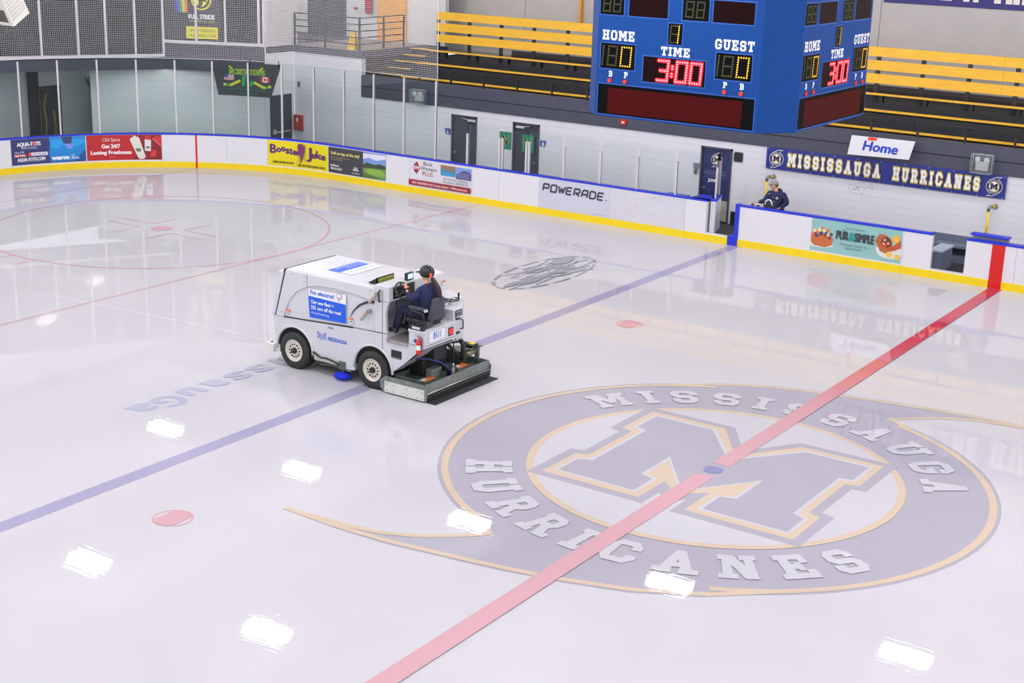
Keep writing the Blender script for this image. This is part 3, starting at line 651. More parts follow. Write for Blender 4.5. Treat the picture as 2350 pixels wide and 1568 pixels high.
t = thing('fire_strobe', 'small red fire alarm strobe below the scoreboard on the dark fascia', 'alarm', loc=(-12.15, YW-.03, 2.53))
b = MB(); b.box((-.1, -.05, 0), (.1, 0, .16), PC((205, 30, 28))); b.build('body', t, bevel=.01); b = MB(); b.box((-.03, -.07, .05), (.05, -.05, .1), PC((235, 235, 240))); b.build('lens', t)
t = thing('wall_plaque', 'black square plaque with four bolts beside the navy door', 'plaque', loc=(-8.33, YW, 1.86))
b = MB(); b.box((-.14, -.02, 0), (.14, 0, .28), PC((30, 30, 34))); b.build('plate', t)
for sx in (-.12, .12):
    for z in (.02, .26): b = MB(); b.cyl((sx, -.03, z), (sx, -.02, z), .012, alu, 8); b.build('bolt', t)
t = thing('wall_phone', 'small grey wall telephone left of the navy door', 'telephone', loc=(-9.64, YW, 1.36))
b = MB(); b.box((-.09, -.05, .16), (.09, 0, .32), PC((112, 114, 120))); b.build('housing', t, bevel=.01); b = MB(); b.sphere((0, -.07, .08), (.05, .04, .1), PC((90, 92, 98))); b.build('handset', t)
def zone(x, z, ch, s, label):
    t = thing('zone_sign', label, 'sign', loc=(x, YW, z)); pts = [(-.1, .2), (.13, .2), (.13 if s < 0 else .08, -.0), (-.06 if s < 0 else -.1, .02)]
    b = MB(); b.prism(pts, -.012, 0, PC((36, 62, 150))); b.build('panel', t)
    Art().text(ch, -.02, .03, .08, .11, (230, 235, 245), bold=.006).text('DRESSING', -.08, .16, .16, .022, (150, 170, 220)).build('lettering', plane_fn((0, -.012, 0), (1, 0, 0), (0, 0, 1), .002), t)
zone(-18.73, 1.52, 'A', -1, 'blue dressing room sign lettered A beside the left door'); zone(-15.02, 1.53, 'B', 1, 'blue dressing room sign lettered B beside the second door')
def nsheet(x, z, label, y):
    A = Art((24, 122, 92), .46, .55)
    for c_, w_, o in (((214, 190, 90), .1, 0), ((18, 92, 62), .065, 0)):
        A.line([(.12, .16), (.14, .42)], w_, c_); A.line([(.14, .42), (.28, .16)], w_, c_, up=False); A.line([(.28, .16), (.33, .38)], w_, c_, up=False); A.line([(.3, .36), (.38, .46)], w_*.5, c_, up=False)
    return sign('green_poster', x, z, x+.46, z+.55, A, label, 'poster', y=y, th=.003, back=(24, 122, 92))
nsheet(-16.66, 1.3, 'green poster with a dark letter N on the white wall left of door B', YW-.001); nsheet(-15.79, 1.3, 'green poster with a dark letter N taped on the dark door', YW-.032)
def ypipe(x, label, zb, xo=-.12):
    t = thing('yellow_pipe', label, 'pipe', loc=(x, YW, zb)); y = PC((238, 206, 16), .35); g = M('pipe_fitting', (140, 142, 148), .35, .6); h = 1.58-zb
    b = MB(); b.tube([(xo, -.18, .02), (xo, -.18, h-.1)], .03, y, 12); b.tube([(0, -.02, h), (-.06, -.10, h)], .03, y, 12); b.build('pipe_run', t)
    b = MB(); b.tube([(xo, -.18, h-.12), (xo, -.18, h-.03), (xo+.02, -.16, h), (-.05, -.11, h)], .042, g, 12); b.cyl((0, 0, h), (0, -.03, h), .065, g); b.build('elbow_and_flange', t)
    b = MB(); b.tube([(xo, -.18, 0), (xo+.02, -.12, 0), (0, 0, 0)], .03, g, 10); b.cyl((.02, -.03, 0), (.02, 0, 0), .06, g); b.build('lower_fitting', t)
ypipe(-7.2, 'yellow pipe with grey elbow on the wall behind the coach', .62); ypipe(-.92, 'yellow pipe with grey elbow on the wall near the red board stripe', .64)
t = thing('fire_hose_box', 'red wall-mounted box with a white label seen through the corner glass', 'box', loc=(-25.15, YW, .97))
b = MB(); b.box((-.18, -.12, 0), (.18, 0, .54), PC((176, 40, 44))); b.build('case', t, bevel=.02); b = MB(); b.box((-.05, -.13, .3), (.03, -.12, .44), PC((225, 225, 225))); b.cyl((0, -.135, .18), (0, -.12, .18), .02, alu); b.build('label_plate', t)
b = MB(); b.box((-25.2, YW-.04, 2.46), (-25.12, YW, 2.66), PC((120, 90, 95))); tag(b.build('wall_sensor'), 'tiny dark sensor high on the white wall above the red box', 'sensor')
t = thing('convex_mirror', 'dark round convex mirror high in the recess behind the corner glass', 'mirror', loc=(-31.4, 14.05, 2.45))
b = MB(); b.sphere((0, 0, 0), (.22, .22, .26), M('dull_mirror', (120, 130, 136), .25, .3)); b.build('dome', t)
# recess door and double door under the banner
b = MB(); b.box((-32.4, 12.6, .02), (-32.34, 13.45, 2.25), M('recess_door_dark', (44, 46, 46), .5, noise=.3, scale=6)); r = struct(b.build('door_4'))
Art().line([(.1, .3), (.18, .9), (.1, 1.5), (.22, 1.9)], .07, (120, 116, 60)).line([(.5, .2), (.56, .7), (.5, 1.3)], .1, (110, 108, 50)).build('door_decal', plane_fn((-32.34, 12.6, .1), (0, 1, 0), (0, 0, 1)), r)
b = MB(); b.box((-25.385, 16.62, .02), (-25.34, 17.66, 2.24), M('door_leaf_dark')); r = struct(b.build('door_5'))
b = MB(); b.tube([(-25.28, 16.75, .98), (-25.28, 17.5, .98)], .025, alu); b.box((-25.34, 16.7, .93), (-25.25, 16.78, 1.08), alu); b.build('push_bar', r)
b = MB(); b.box((-26.4, 16.2, 0), (-25.9, 16.26, 2.2), step_black)
# upper right banner on the grey wall
A = Art((32, 24, 104), 12, 1.5)
for wd, x, wl in (('HOME', .1, 1.96), ('OF', 2.28, .66), ('THE', 3.15, 1.25), ('HURRICANES', 4.75, 5.2)): A.slab(wd, x, .16, wl, .85, (222, 218, 210), d=.05)
sign('hall_banner', -6.22, 6.30, 5.78, 7.8, A, 'deep purple banner with cream slab letters high on the grey wall, top right', 'banner', y=22.58, th=.01, back=(40, 30, 110))

# ---------------------------------------------------------------- dasher boards
def bp(s, d, z):                          # s along the boards from the start of the straight, d outwards
    if s >= 0: return Vector((CX+s, YB+d, z))
    a = PI/2 - s/RAD
    return Vector((CX+(RAD+d)*math.cos(a), CY+(RAD+d)*math.sin(a), z))
def bbox(mb, s0, s1, d0, d1, z0, z1, m):
    n = max(1, int(math.ceil((s1-s0)/.3))) if s0 < 0 else 1
    ring = lambda s: [bp(s, d0, z0), bp(s, d1, z0), bp(s, d1, z1), bp(s, d0, z1)]
    vs = []; fs = []
    for i in range(n+1): vs += ring(s0+(s1-s0)*i/n)
    for i in range(n):
        for k in range(4): fs.append((i*4+k, i*4+(k+1) % 4, (i+1)*4+(k+1) % 4, (i+1)*4+k))
    fs += [(0, 1, 2, 3), (n*4+3, n*4+2, n*4+1, n*4)]
    mb.add(vs, fs, m)
TOP = 1.15
def board_section(s0, s1, label, art=None, face=None, stripe=None, cap=cap_blue, adz=.2, kick=kick_yellow):
    base = bp((s0+s1)/2, .05, 0)
    t = thing('dasher_board', label, 'rink board', 'sections of the rink boards', loc=base)
    face = face or white_board
    def fin(mb, name):
        mb.v = [tuple(Vector(v)-base) for v in mb.v]; return mb.build(name, t)
    b = MB(); bbox(b, s0+.003, s1-.003, 0, .12, .02, TOP-.05, face); fin(b, 'panel')
    b = MB(); bbox(b, s0, s1-.002, -.018, .0, .0, .195, kick); fin(b, 'kick_plate')
    b = MB(); bbox(b, s0, s1, -.012, .14, TOP-.05, TOP, cap); fin(b, 'cap_rail')
    if stripe:
        b = MB(); bbox(b, stripe[0], stripe[1], -.022, -.017, 0, .197, stripe_red); bbox(b, stripe[0], stripe[1], -.005, 0, .19, TOP-.05, stripe_red); fin(b, 'red_stripe')
    if art:
        o = art.build('advert', lambda u, v, z: bp(s0+.01+u, -.002-z, adz+v)-base, t, cut=.3 if s0 < 0 else None)
    return t
board_section(-13.4, -11.01, 'plain white rink board at the left edge of the photo')
AH = .83
# swim school advert
w_ = 2.4; A = Art((44, 52, 104), w_, AH)
A.poly([(1.27, .03), (1.22, .3), (1.27, .6), (1.24, AH), (w_, AH), (w_, .03)], (24, 132, 206)); A.poly([(1.3, .5), (1.5, .45), (1.75, .6), (2.1, .5), (2.4, .62), (2.4, .75), (1.3, .75)], (36, 156, 226)); A.poly([(1.62, AH), (1.7, .62), (1.85, .55), (1.98, .65), (1.98, AH)], (44, 62, 110)); A.poly([(1.72, .6), (1.82, .44), (1.95, .42), (2.03, .56), (1.9, .6)], (120, 150, 225))
A.poly([(2.0, .03), (2.4, .4), (2.4, .03)], (30, 80, 150))
A.text('AQUA-TOTS', .2, .6, .76, .12, (240, 240, 245), bold=.01); A.circ(.76, .66, .055, (230, 90, 90)); A.text('SWIM SCHOOL', .32, .5, .54, .07, (225, 225, 235)); A.text('CALL FOR', .1, .37, .32, .07, (235, 235, 240)); A.rect(.09, .26, .48, .34, (226, 80, 66)); A.text('FREE TRIAL', .11, .275, .34, .055, (240, 225, 225), bold=.004)
A.rect(.58, .27, 1.18, .38, (236, 236, 242)); A.circ(.6, .325, .055, (226, 80, 66)); A.text('289.998.4440', .68, .29, .46, .065, (70, 80, 140)); A.text('AQUA-TOTS.COM', .18, .12, .9, .1, (240, 240, 245), bold=.008); A.rect(.18, .09, 1.08, .096, (200, 200, 220))
A.text('warm', 1.3, .1, .54, .13, (240, 244, 250), bold=.018); A.rect(1.9, .08, 1.91, .25, (200, 220, 240)); A.text("90'", 1.94, .18, .1, .06, (220, 235, 250)); A.text('POOL', 1.94, .1, .24, .06, (220, 235, 250), bold=.006)
board_section(-11.01, -8.575, 'curved rink board carrying the navy and blue swim school advert', A, adz=.26)
w_ = 2.4; A = Art((176, 30, 34), w_, AH); A.poly([(1.4, 0), (1.75, .3), (1.7, AH), (w_, AH), (w_, 0)], (132, 22, 28))
A.text('Old Spice', .5, .62, .56, .12, (240, 225, 222), shear=.2); A.text('Get 24/7', .48, .4, .58, .13, (244, 240, 240), bold=.01); A.text('Lasting Freshness', .12, .2, 1.3, .12, (244, 240, 240), bold=.01); A.rect(.7, .1, .9, .11, (225, 180, 180))
A.poly([(1.38, .68), (1.45, .75), (1.65, .77), (1.7, .7), (1.88, .1), (1.82, .03), (1.68, .02), (1.62, .1)], (226, 226, 218)); A.poly([(1.55, .38), (1.72, .38), (1.74, .28), (1.6, .27)], (90, 110, 90)); A.rect(1.5, .76, 1.58, .8, (240, 240, 240)); A.poly([(1.4, .78), (1.55, .84), (1.56, .8)], (200, 60, 60))
A.poly([(1.86, .72), (1.9, .8), (2.0, .82), (2.06, .76), (2.06, .68), (1.86, .66)], (196, 40, 44)); A.poly([(1.86, .3), (1.86, .68), (2.07, .66), (2.05, .28)], (224, 224, 228)); A.poly([(1.9, .45), (2.02, .45), (2.02, .38), (1.9, .38)], (100, 120, 110))
A.poly([(2.1, .7), (2.25, .8), (2.4, .76), (2.4, .4), (2.25, .55)], (200, 44, 46)); A.poly([(2.0, .1), (2.1, .35), (2.25, .3), (2.2, .1)], (206, 50, 50)); A.line([(2.12, .7), (2.38, .48)], .015, (235, 180, 180))
board_section(-8.575, -6.15, 'curved rink board carrying the red deodorant advert', A, adz=.26)
board_section(-6.15, -4.0, 'white curved rink board crossed by the thin red goal line stripe', stripe=(-5.05, -4.99))
board_section(-4.0, -2.56, 'plain white curved rink board between goal line stripe and yellow advert')
w_ = 2.33; A = Art((232, 214, 14), w_, AH); PU = (92, 44, 104)
x = .1
for ch, sz, dy, wd in (('B', .28, .42, .24), ('o', .2, .46, .17), ('o', .2, .5, .17), ('s', .22, .44, .15), ('t', .25, .42, .12), ('e', .2, .42, .16), ('r', .18, .42, .13)):
    A.text(ch, x, dy, wd-.03, sz, PU, bold=.022); x += wd
x = 1.5
for ch, sz, dy, wd in (('J', .34, .36, .2), ('u', .2, .38, .16), ('i', .24, .4, .08), ('c', .2, .38, .15), ('e', .2, .36, .17)):
    A.text(ch, x, dy, wd-.03, sz, PU, bold=.022); x += wd
A.poly([(1.13, .74), (1.2, .8), (1.32, .8), (1.42, .7), (1.38, .5), (1.32, .3), (1.22, .12), (1.24, .32), (1.16, .5)], (120, 50, 100))
for i in range(12): A.line([(1.2, .2+.05*i), (1.12+.02*(i % 3), .24+.05*i)], .012, PU, up=False); A.line([(1.36, .25+.045*i), (1.46, .28+.045*i)], .012, PU, up=False)
A.text('5083 DIXIE ROAD', .2, .1, .78, .065, (50, 46, 20), bold=.004); A.rect(1.08, .08, 1.09, .18, (50, 46, 20)); A.text('801 MATHESON BLVD WEST', 1.16, .06, 1.08, .065, (50, 46, 20), bold=.004)
board_section(-2.56, -.2, 'rink board carrying the bright yellow juice bar advert with purple lettering', A, adz=.24)
w_ = 2.38; A = Art((58, 58, 68), w_, AH)
A.rect(1.45, 0, w_, AH, (110, 140, 80)); A.rect(1.45, .45, w_, AH, (120, 150, 215)); A.poly([(1.45, .6), (1.7, .66), (2, .6), (2.38, .68), (2.38, .8), (1.45, .78)], (225, 225, 238)); A.poly([(1.45, .4), (1.6, .5), (1.9, .46), (2.15, .5), (2.38, .46), (2.38, .36), (1.45, .32)], (52, 72, 44)); A.poly([(1.5, .22), (1.75, .32), (2.2, .3), (2.38, .2), (2.3, .1), (1.8, .12)], (132, 176, 70)); A.poly([(1.45, 0), (1.45, .18), (1.8, .1), (2.2, .02), (2.38, 0)], (84, 110, 56))
A.text('Golf on top of the city!', .1, .6, 1.2, .1, (225, 214, 120), bold=.006); A.text('and 10 mins down the road', .1, .49, .8, .05, (190, 180, 120)); A.text('on Terry Fox Way', .1, .42, .5, .05, (190, 180, 120)); A.text('braeben.ca', .1, .22, .35, .07, (228, 228, 232), bold=.004); A.text('905-615-GOLF', .1, .11, .48, .07, (228, 228, 232), bold=.004)
for a in range(5): A.line([(1.16, .15), (1.16+.13*math.cos(PI*(a+.5)/5), .17+.13*math.sin(PI*(a+.5)/5))], .035, (220, 220, 225), up=(a == 0))
A.text('BRAEBEN', 1.0, .06, .32, .045, (220, 220, 225))
board_section(-.2, 2.2, 'rink board carrying the dark golf course advert with a green photograph', A, adz=.24)
board_section(2.2, 3.13, 'narrow plain white rink board between the golf and hotel adverts')
w_ = 2.38; A = Art((222, 220, 230), w_, AH)
A.poly([(.28, .38), (.42, .57), (.3, .78), (.12, .62), (.1, .56)], (150, 30, 44)); A.text('BW', .13, .52, .26, .12, (235, 230, 235), bold=.006); A.text('Best', .55, .68, .35, .12, (50, 48, 56)); A.text('Western', .44, .53, .62, .12, (50, 48, 56)); A.text('PLUS', .52, .36, .4, .13, (160, 36, 50))
A.rect(1.22, .46, 1.79, .78, (100, 120, 130)); A.poly([(1.22, .46), (1.22, .6), (1.79, .56), (1.79, .46)], (60, 150, 200)); A.poly([(1.22, .7), (1.22, .78), (1.79, .78), (1.79, .66)], (150, 110, 80)); A.rect(1.81, .42, w_, .78, (120, 150, 220)); A.poly([(1.81, .42), (1.81, .56), (2.1, .7), (2.3, .68), (w_, .6), (w_, .42)], (80, 78, 130))
for i in range(6):
    for j in range(3): A.rect(1.86+.08*i, .46+.06*j, 1.9+.08*i, .49+.06*j, (170, 175, 225)) if i+j < 8 else None
A.text('5825 Dixie Rd | Mississauga', 1.34, .34, .92, .055, (80, 78, 88)); A.text('Reservations: 1-800-260-3113', 1.34, .25, .94, .055, (80, 78, 88))
A.rect(0, .03, w_, .2, (150, 34, 50)); A.text('BEST WESTERN PLUS Toronto Airport  |  BWtoronto.com', .15, .08, 2.1, .065, (235, 215, 220), bold=.003)
board_section(3.13, 5.55, 'rink board carrying the white and dark red hotel advert', A, adz=.24)
board_section(5.55, 6.53, 'plain white rink board just right of the hotel advert')
board_section(6.53, 7.98, 'white rink gate panel left of the grey sports drink advert')
w_ = 2.38; A = Art((204, 206, 222), w_, .9)
x = .1; DK = (58, 58, 72)
PW = {'P': [[(0, 0), (0, 1), (.9, 1), (.9, .42), (.15, .42)]], 'O': [[(0, 0), (0, 1), (.95, 1), (.95, 0), (-.08, 0)]], 'W': [[(-.05, 1), (.25, 0), (.5, .8), (.75, 0), (1.05, 1)]], 'E': [[(.9, 1), (0, 1), (0, 0), (.9, 0)], [(0, .5), (.8, .5)]],
      'R': [[(0, 0), (0, 1), (.9, 1), (.9, .42), (.2, .42), (.95, 0)]], 'A': [[(0, 0), (0, .7), (.2, 1), (.92, 1), (.92, 0)], [(0, .38), (.92, .38)]], 'D': [[(0, 0), (0, 1), (.75, 1), (.95, .75), (.95, .25), (.75, 0), (-.08, 0)]]}
A.step = .0006
for j_ in (0, 1):
  A.up(); A.up()
  for i, ch in enumerate('POWERADE'):
    for j, L_ in enumerate(PW[ch]): j_ == j and A.line([(.13+i*.267+(px*.2+py*.03), .52+py*.2-i*.004) for px, py in L_], .056, DK, up=False)
A.circ(2.29, .50, .02, DK, n=10); A.text('TASTE THE COLD', 1.8, .04, .5, .03, (130, 130, 145))
board_section(7.98, 10.4, 'scuffed rink board carrying the grey sports drink advert', A, face=scuffed_board, adz=.2)
board_section(10.4, 12.82, 'badly scuffed blank rink board right of the grey advert', face=scuffed_board)
board_section(12.82, 13.48, 'short clean white rink board at the left of the open gate')
board_section(14.45, 16.57, 'white rink board starting at the blue gate post, in front of the coach')
w_ = 2.45; A = Art((146, 192, 190), w_, .86)
A.circ(.2, .2, .42, (222, 226, 230), .1); A.poly([(0, .22), (0, .42), (.3, .44), (.62, .38), (.58, .2), (.4, .12), (.1, .14)], (196, 104, 52)); 
for i in range(16):
    A.circ(.05+.033*i, .44+.16*math.sin(i*1.7)*.5+.1*(1-abs(i-8)/8), .05, [(222, 120, 70), (236, 214, 150), (150, 50, 50), (70, 70, 110)][i % 4], n=10, up=(i % 4 == 0))
A.circ(2.14, .28, .36, (222, 224, 226), .2); A.poly([(1.75, .5), (1.85, .7), (2.05, .68), (2.2, .5), (2.28, .35), (2.1, .2), (1.9, .25)], (178, 96, 50)); A.circ(2.05, .5, .14, (120, 50, 34)); A.circ(2.3, .62, .1, (240, 180, 60)); A.circ(2.15, .2, .08, (240, 196, 80)); A.circ(2.36, .16, .07, (240, 196, 80)); A.circ(2.02, .42, .05, (220, 60, 40)); A.poly([(2.2, .4), (2.43, .6), (2.43, .4), (2.25, .3)], (190, 80, 44))
for i, (a, b) in enumerate(((2.0, .56), (2.1, .48), (1.98, .46))): A.circ(a, b, .03, (232, 200, 160), up=(i == 0))
A.text('Brunch That Satisfies', .93, .69, .52, .05, (70, 100, 100)); A.text('PUR', .7, .4, .32, .22, (52, 60, 64), bold=.014); A.circ(.87, .655, .014, (52, 60, 64)); A.circ(.91, .655, .014, (52, 60, 64)); A.text('&', 1.04, .4, .15, .22, (20, 150, 150), bold=.012); A.text('SIMPLE', 1.2, .4, .52, .22, (52, 60, 64), bold=.014)
A.text('Mississauga - Square One', .82, .26, .78, .05, (70, 100, 100)); A.text('(905) 279-5000', .95, .16, .45, .055, (70, 100, 100))
board_section(16.57, 19.06, 'rink board carrying the teal brunch restaurant advert', A, adz=.24)
board_section(19.06, 19.81, 'plain white rink board left of the open players bench doorway')
board_section(20.66, 21.9, 'white rink board crossed by the wide red centre stripe', stripe=(21.30, 21.62))
board_section(21.9, 38.0, 'plain white rink board at the right edge of the photo')
# thresholds of the two openings, blue post
def sill(s0, s1, label, s0k=None):
    t = thing('gate_sill', label, 'sill', loc=bp((s0+s1)/2, .05, 0)); base = bp((s0+s1)/2, .05, 0)
    b = MB(); bbox(b, s0, s1, 0, .12, 0, .235, white_board); b.v = [tuple(Vector(v)-base) for v in b.v]; b.build('threshold', t)
    b = MB(); bbox(b, s0, s1, -.018, 0, 0, .195, kick_yellow); b.v = [tuple(Vector(v)-base) for v in b.v]; b.build('kick_plate', t)
    return t
sill(13.48, 14.17, 'white threshold with yellow kick strip under the open gate'); sill(19.81, 20.66, 'white threshold with yellow kick strip under the players bench doorway')
b = MB(); b.prism([(14.17, 0), (14.47, 0), (14.47, 1.16), (14.35, 1.16), (14.35, .26), (14.17, .26)], YB-.025, YB+.14, cap_blue); b.v = [(v[0]+CX, v[1], v[2]) for v in b.v]
tag(b.build('blue_gate_post'), 'bright blue L-shaped gate post between the open gate and the boards', 'post')
# swung open gate
t = thing('rink_gate', 'rink gate swung open outwards, white with a blue top and scuffed edge', 'gate', loc=(CX+13.5, YB+.13, 0))
gd = Vector((-.28, .96, 0)).normalized(); gn = Vector((.96, .28, 0)).normalized()
def gbox(mb, a0, a1, n0, n1, z0, z1, m):
    mb.add([gd*a+gn*n+Vector((0, 0, z)) for a in (a0, a1) for n in (n0, n1) for z in (z0, z1)], [(0, 1, 3, 2), (4, 6, 7, 5), (0, 4, 5, 1), (2, 3, 7, 6), (0, 2, 6, 4), (1, 5, 7, 3)], m)
b = MB(); gbox(b, .02, .86, .02, .17, .2, 1.1, white_board); b.build('gate_leaf', t); b = MB(); gbox(b, .0, .02, .05, .16, .2, 1.1, scuffed_board); b.build('gate_edge', t)
b = MB(); gbox(b, 0, .88, 0, .19, 1.1, 1.15, cap_blue); b.build('cap_rail', t)
b = MB(); gbox(b, .3, .8, .09, .1, 1.15, 2.35, rink_glass_short); b.build('glass_pane', t)
for a in (.28, .8): b = MB(); gbox(b, a-.025, a+.025, .07, .12, 1.15, 2.0, alu); b.build('glass_post', t)
b = MB(); b.box((-.55, -.12, 1.1), (-.02, .55, 1.15), cap_blue); b.box((-.1, .0, .2), (-.02, .12, 1.1), M('gate_jamb_grey', (150, 146, 140), .5)); b.build('corner_cap', t)
# gate leaf standing behind the red-striped board
t = thing('bench_gate', 'opened bench gate with a blue top resting behind the red striped board', 'gate', loc=(CX+21.15, YB+.33, .02))
b = MB(); b.box((-.45, -.05, 0), (.45, .05, 1.20), PC((150, 155, 170))); b.build('gate_leaf', t); b = MB(); b.box((-.47, -.16, 1.20), (.47, .1, 1.24), cap_blue); b.build('cap_rail', t)
# players bench
t = thing('players_bench', 'grey blue players bench and step seen through the open bench doorway', 'bench', loc=(2, 17.3, .02))
bg = M('bench_grey', (104, 112, 132), .55)
b = MB(); b.box((-4.3, .1, .40), (8, .53, .46), bg); b.build('seat_board', t); b = MB(); b.box((-4.3, .15, 0), (8, .5, .18), bg); b.build('kick_step', t)
for x in (-4.2, -2.6, -1, .6): b = MB(); b.box((x, .15, 0), (x+.08, .5, .40), bg); b.build('bench_leg', t)
b = MB(); b.box((-1.9, 16.0, .02), (-1.62, 16.9, .56), M('bench_box', (120, 126, 148), .5)); b.box((-1.95, 15.95, .56), (-1.58, 16.95, .6), PC((172, 178, 200)))
tag(b.build('step_box'), 'grey box beside the open players bench doorway', 'box')

# ---------------------------------------------------------------- glass, posts and netting
ords = ['first', 'second', 'third', 'fourth', 'fifth', 'sixth', 'seventh', 'eighth', 'ninth', 'tenth', 'eleventh', 'twelfth', 'thirteenth', 'fourteenth', 'fifteenth']
tall = [-11.83, -10.59, -9.35, -8.11, -6.88, -5.65, -4.43, -3.22, -2.03, -.82, .41, 1.64, 2.85, 4.09]
short = [5.3, 6.54, 7.5, 8.77, 10.0, 11.22, 12.45]
def post(s, h, label, w=.03, group=None):
    base = bp(s, .07, TOP); b = MB()
    c = bp(s, .07, 0); tx = (bp(s+.02, .07, 0)-bp(s-.02, .07, 0)).normalized(); n = Vector((tx.y, -tx.x, 0))
    vs = [c-base+tx*a*w+n*k*.03+Vector((0, 0, z)) for a in (-1, 1) for k in (-1, 1) for z in (TOP, h)]
    b.add(vs, [(0, 1, 3, 2), (4, 6, 7, 5), (0, 4, 5, 1), (2, 3, 7, 6), (0, 2, 6, 4), (1, 5, 7, 3)], alu)
    o = b.build('glass_post'); o.location = base; return tag(o, label, 'post', group)
for i, s in enumerate(tall[1:]): post(s, 3.54, 'tall grey post between high corner glass panes, %s from the left' % ords[i], .028, 'tall glass posts')
k = 0
for s in short:
    for ds in ((-.05, .05) if s in (6.54, 7.5) else (0,)):
        post(s+ds, 2.08, 'short grey post in the low glass along the side boards, %s from the left' % ords[k], .03, 'short glass posts'); k += 1
def pane(s0, s1, z0, z1, label, mat, zr=None):
    b = MB(); n = 4 if s0 < 0 else 1; zr = z1 if zr is None else zr; base = bp((s0+s1)/2, .07, z0)
    vs = []; fs = []
    for i in range(n+1):
        s = s0+(s1-s0)*i/n; zt = z1+(zr-z1)*i/n
        vs += [bp(s, .064, z0)-base, bp(s, .076, z0)-base, bp(s, .076, zt)-base, bp(s, .064, zt)-base]
    for i in range(n):
        for q in range(4): fs.append((i*4+q, i*4+(q+1) % 4, (i+1)*4+(q+1) % 4, (i+1)*4+q))
    fs += [(0, 1, 2, 3), (n*4+3, n*4+2, n*4+1, n*4)]
    b.add(vs, fs, mat); o = b.build('rink_glass'); o.location = base; return tag(o, label, 'glass', 'rink glass panes')
for i, (a, b) in enumerate(zip(tall, tall[1:])):
    pane(a+.032, b-.032, TOP, 3.57, 'tall tinted rink glass pane, %s from the left edge of the photo' % ords[i], rink_glass)
pane(4.11, 5.28, TOP, 3.52, 'rink glass pane with a slanted top stepping down to the low glass', rink_glass_short, 2.36)
for i, (a, b) in enumerate(zip(short, short[1:])):
    pane(a+.085, b-.085, TOP, 2.36, 'low clear rink glass pane, %s right of the slanted pane' % ords[i], rink_glass_short)
pane(12.48, 13.15, TOP, 2.38, 'low clear rink glass pane ending at the open gate', rink_glass_short)
# banner stuck inside the corner glass
A = Art(); G1 = (20, 160, 90); YL = (226, 222, 20)
q = lambda u, v: (u, v)
A.poly([(0, 1.08), (.2, 0), (2.02, 0), (2.4, 1.08)], (48, 52, 62)); x0 = .62
A.text('MISSISSAUGA', .9, .93, .62, .08, (20, 130, 100)); A.text('NORTH STARS', .6, .70, 1.2, .17, YL, bold=.02); A.text('NORTH STARS', .6, .70, 1.2, .17, (20, 150, 60), bold=.004)
A.line([(.38, .36), (.62, .34), (.95, .5)], .09, YL); A.line([(2.02, .36), (1.78, .3), (1.42, .46)], .09, YL); A.line([(.47, .355), (.58, .345)], .095, G1); A.line([(1.82, .31), (1.92, .335)], .095, G1)
A.poly([(.98, .32), (1.1, .32), (1.16, .68), (1.02, .7)], G1); A.poly([(1.26, .32), (1.38, .34), (1.42, .52), (1.28, .5)], G1)
A.line([(.58, .96), (.7, .87)], .05, YL); A.line([(1.75, .95), (1.62, .86)], .05, YL)
A.rect(.4, .5, .74, .68, (225, 215, 220))
for i in range(4): A.rect(.4, .5+.045*i, .74, .52+.045*i, (190, 70, 80))
A.rect(.4, .59, .54, .68, (60, 70, 140)); A.rect(1.66, .48, 1.98, .66, (235, 232, 235)); A.rect(1.66, .48, 1.74, .66, (225, 60, 40)); A.rect(1.9, .48, 1.98, .66, (225, 60, 40)); A.circ(1.82, .57, .05, (215, 50, 40), n=7)
A.text('INTERNATIONAL CLASSIC', .6, .18, 1.25, .07, (20, 130, 110)); A.text('TOURNAMENT', .9, .05, .62, .07, (20, 130, 110))
o = A.build('tournament_banner', lambda u, v, z: bp(-4.45+u, .085-z*.5+.0, 2.45+v), None, cut=.3)
o.location = (0, 0, 0); tag(o, 'dark tournament banner with crossed green and yellow hockey sticks behind the corner glass', 'banner')
# netting: real threads
nm = M('white_net_cord', (205, 205, 208), .6); b = MB(); s0, s1, z0, z1, p_ = -12.6, 4.12, 3.60, 6.9, .059
def wob(s, z): return .03*math.sin(s*2.3+z*1.1)*math.sin((z-3.56)*.9), .018*math.sin(s*1.7+z*2.0)+.012*math.sin(s*5+z)
s = s0; vs = []; fs = []
def thread(pts, r, horiz):
    k = len(vs)
    for P, t in pts:
        if horiz: vs.extend([P+Vector((0, 0, r)), P+t*r*.8-Vector((0, 0, r*.5)), P-t*r*.8-Vector((0, 0, r*.5))])
        else: vs.extend([P+t*r, P-t*r*.5+Vector((0, 0, 0))+Vector((t.y, -t.x, 0))*r*.87, P-t*r*.5-Vector((t.y, -t.x, 0))*r*.87])
    n = len(pts)
    for i in range(n-1):
        for q in range(3): fs.append((k+i*3+q, k+i*3+(q+1) % 3, k+(i+1)*3+(q+1) % 3, k+(i+1)*3+q))
def NP(s, z):
    d, dz = wob(s, z); k = max(0, min(1, (z-3.56)/.3)); return bp(s+.012*math.sin(z*3+s), .07+d*k, z+dz*k)
while s < s1+.001:
    t = (bp(s+.02, 0, 0)-bp(s-.02, 0, 0)).normalized(); thread([(NP(s, z0+(z1-z0)*i/12), t) for i in range(13)], .0038, False); s += p_
z = z0
while z < z1:
    L_ = []; s = s0
    while s < s1+.2:
        ss = min(s, s1); t = (bp(ss+.02, 0, 0)-bp(ss-.02, 0, 0)).normalized(); L_.append((NP(ss, z), Vector((t.y, -t.x, 0)))); s += .25
    thread(L_, .0038, True); z += p_
b.add(vs, fs, nm); b.tube([NP(s1, z0+(z1-z0)*i/20) for i in range(21)], .013, nm, 5); b.tube([NP(s0+(s1-s0)*i/90, 3.60) for i in range(91)], .011, nm, 5)
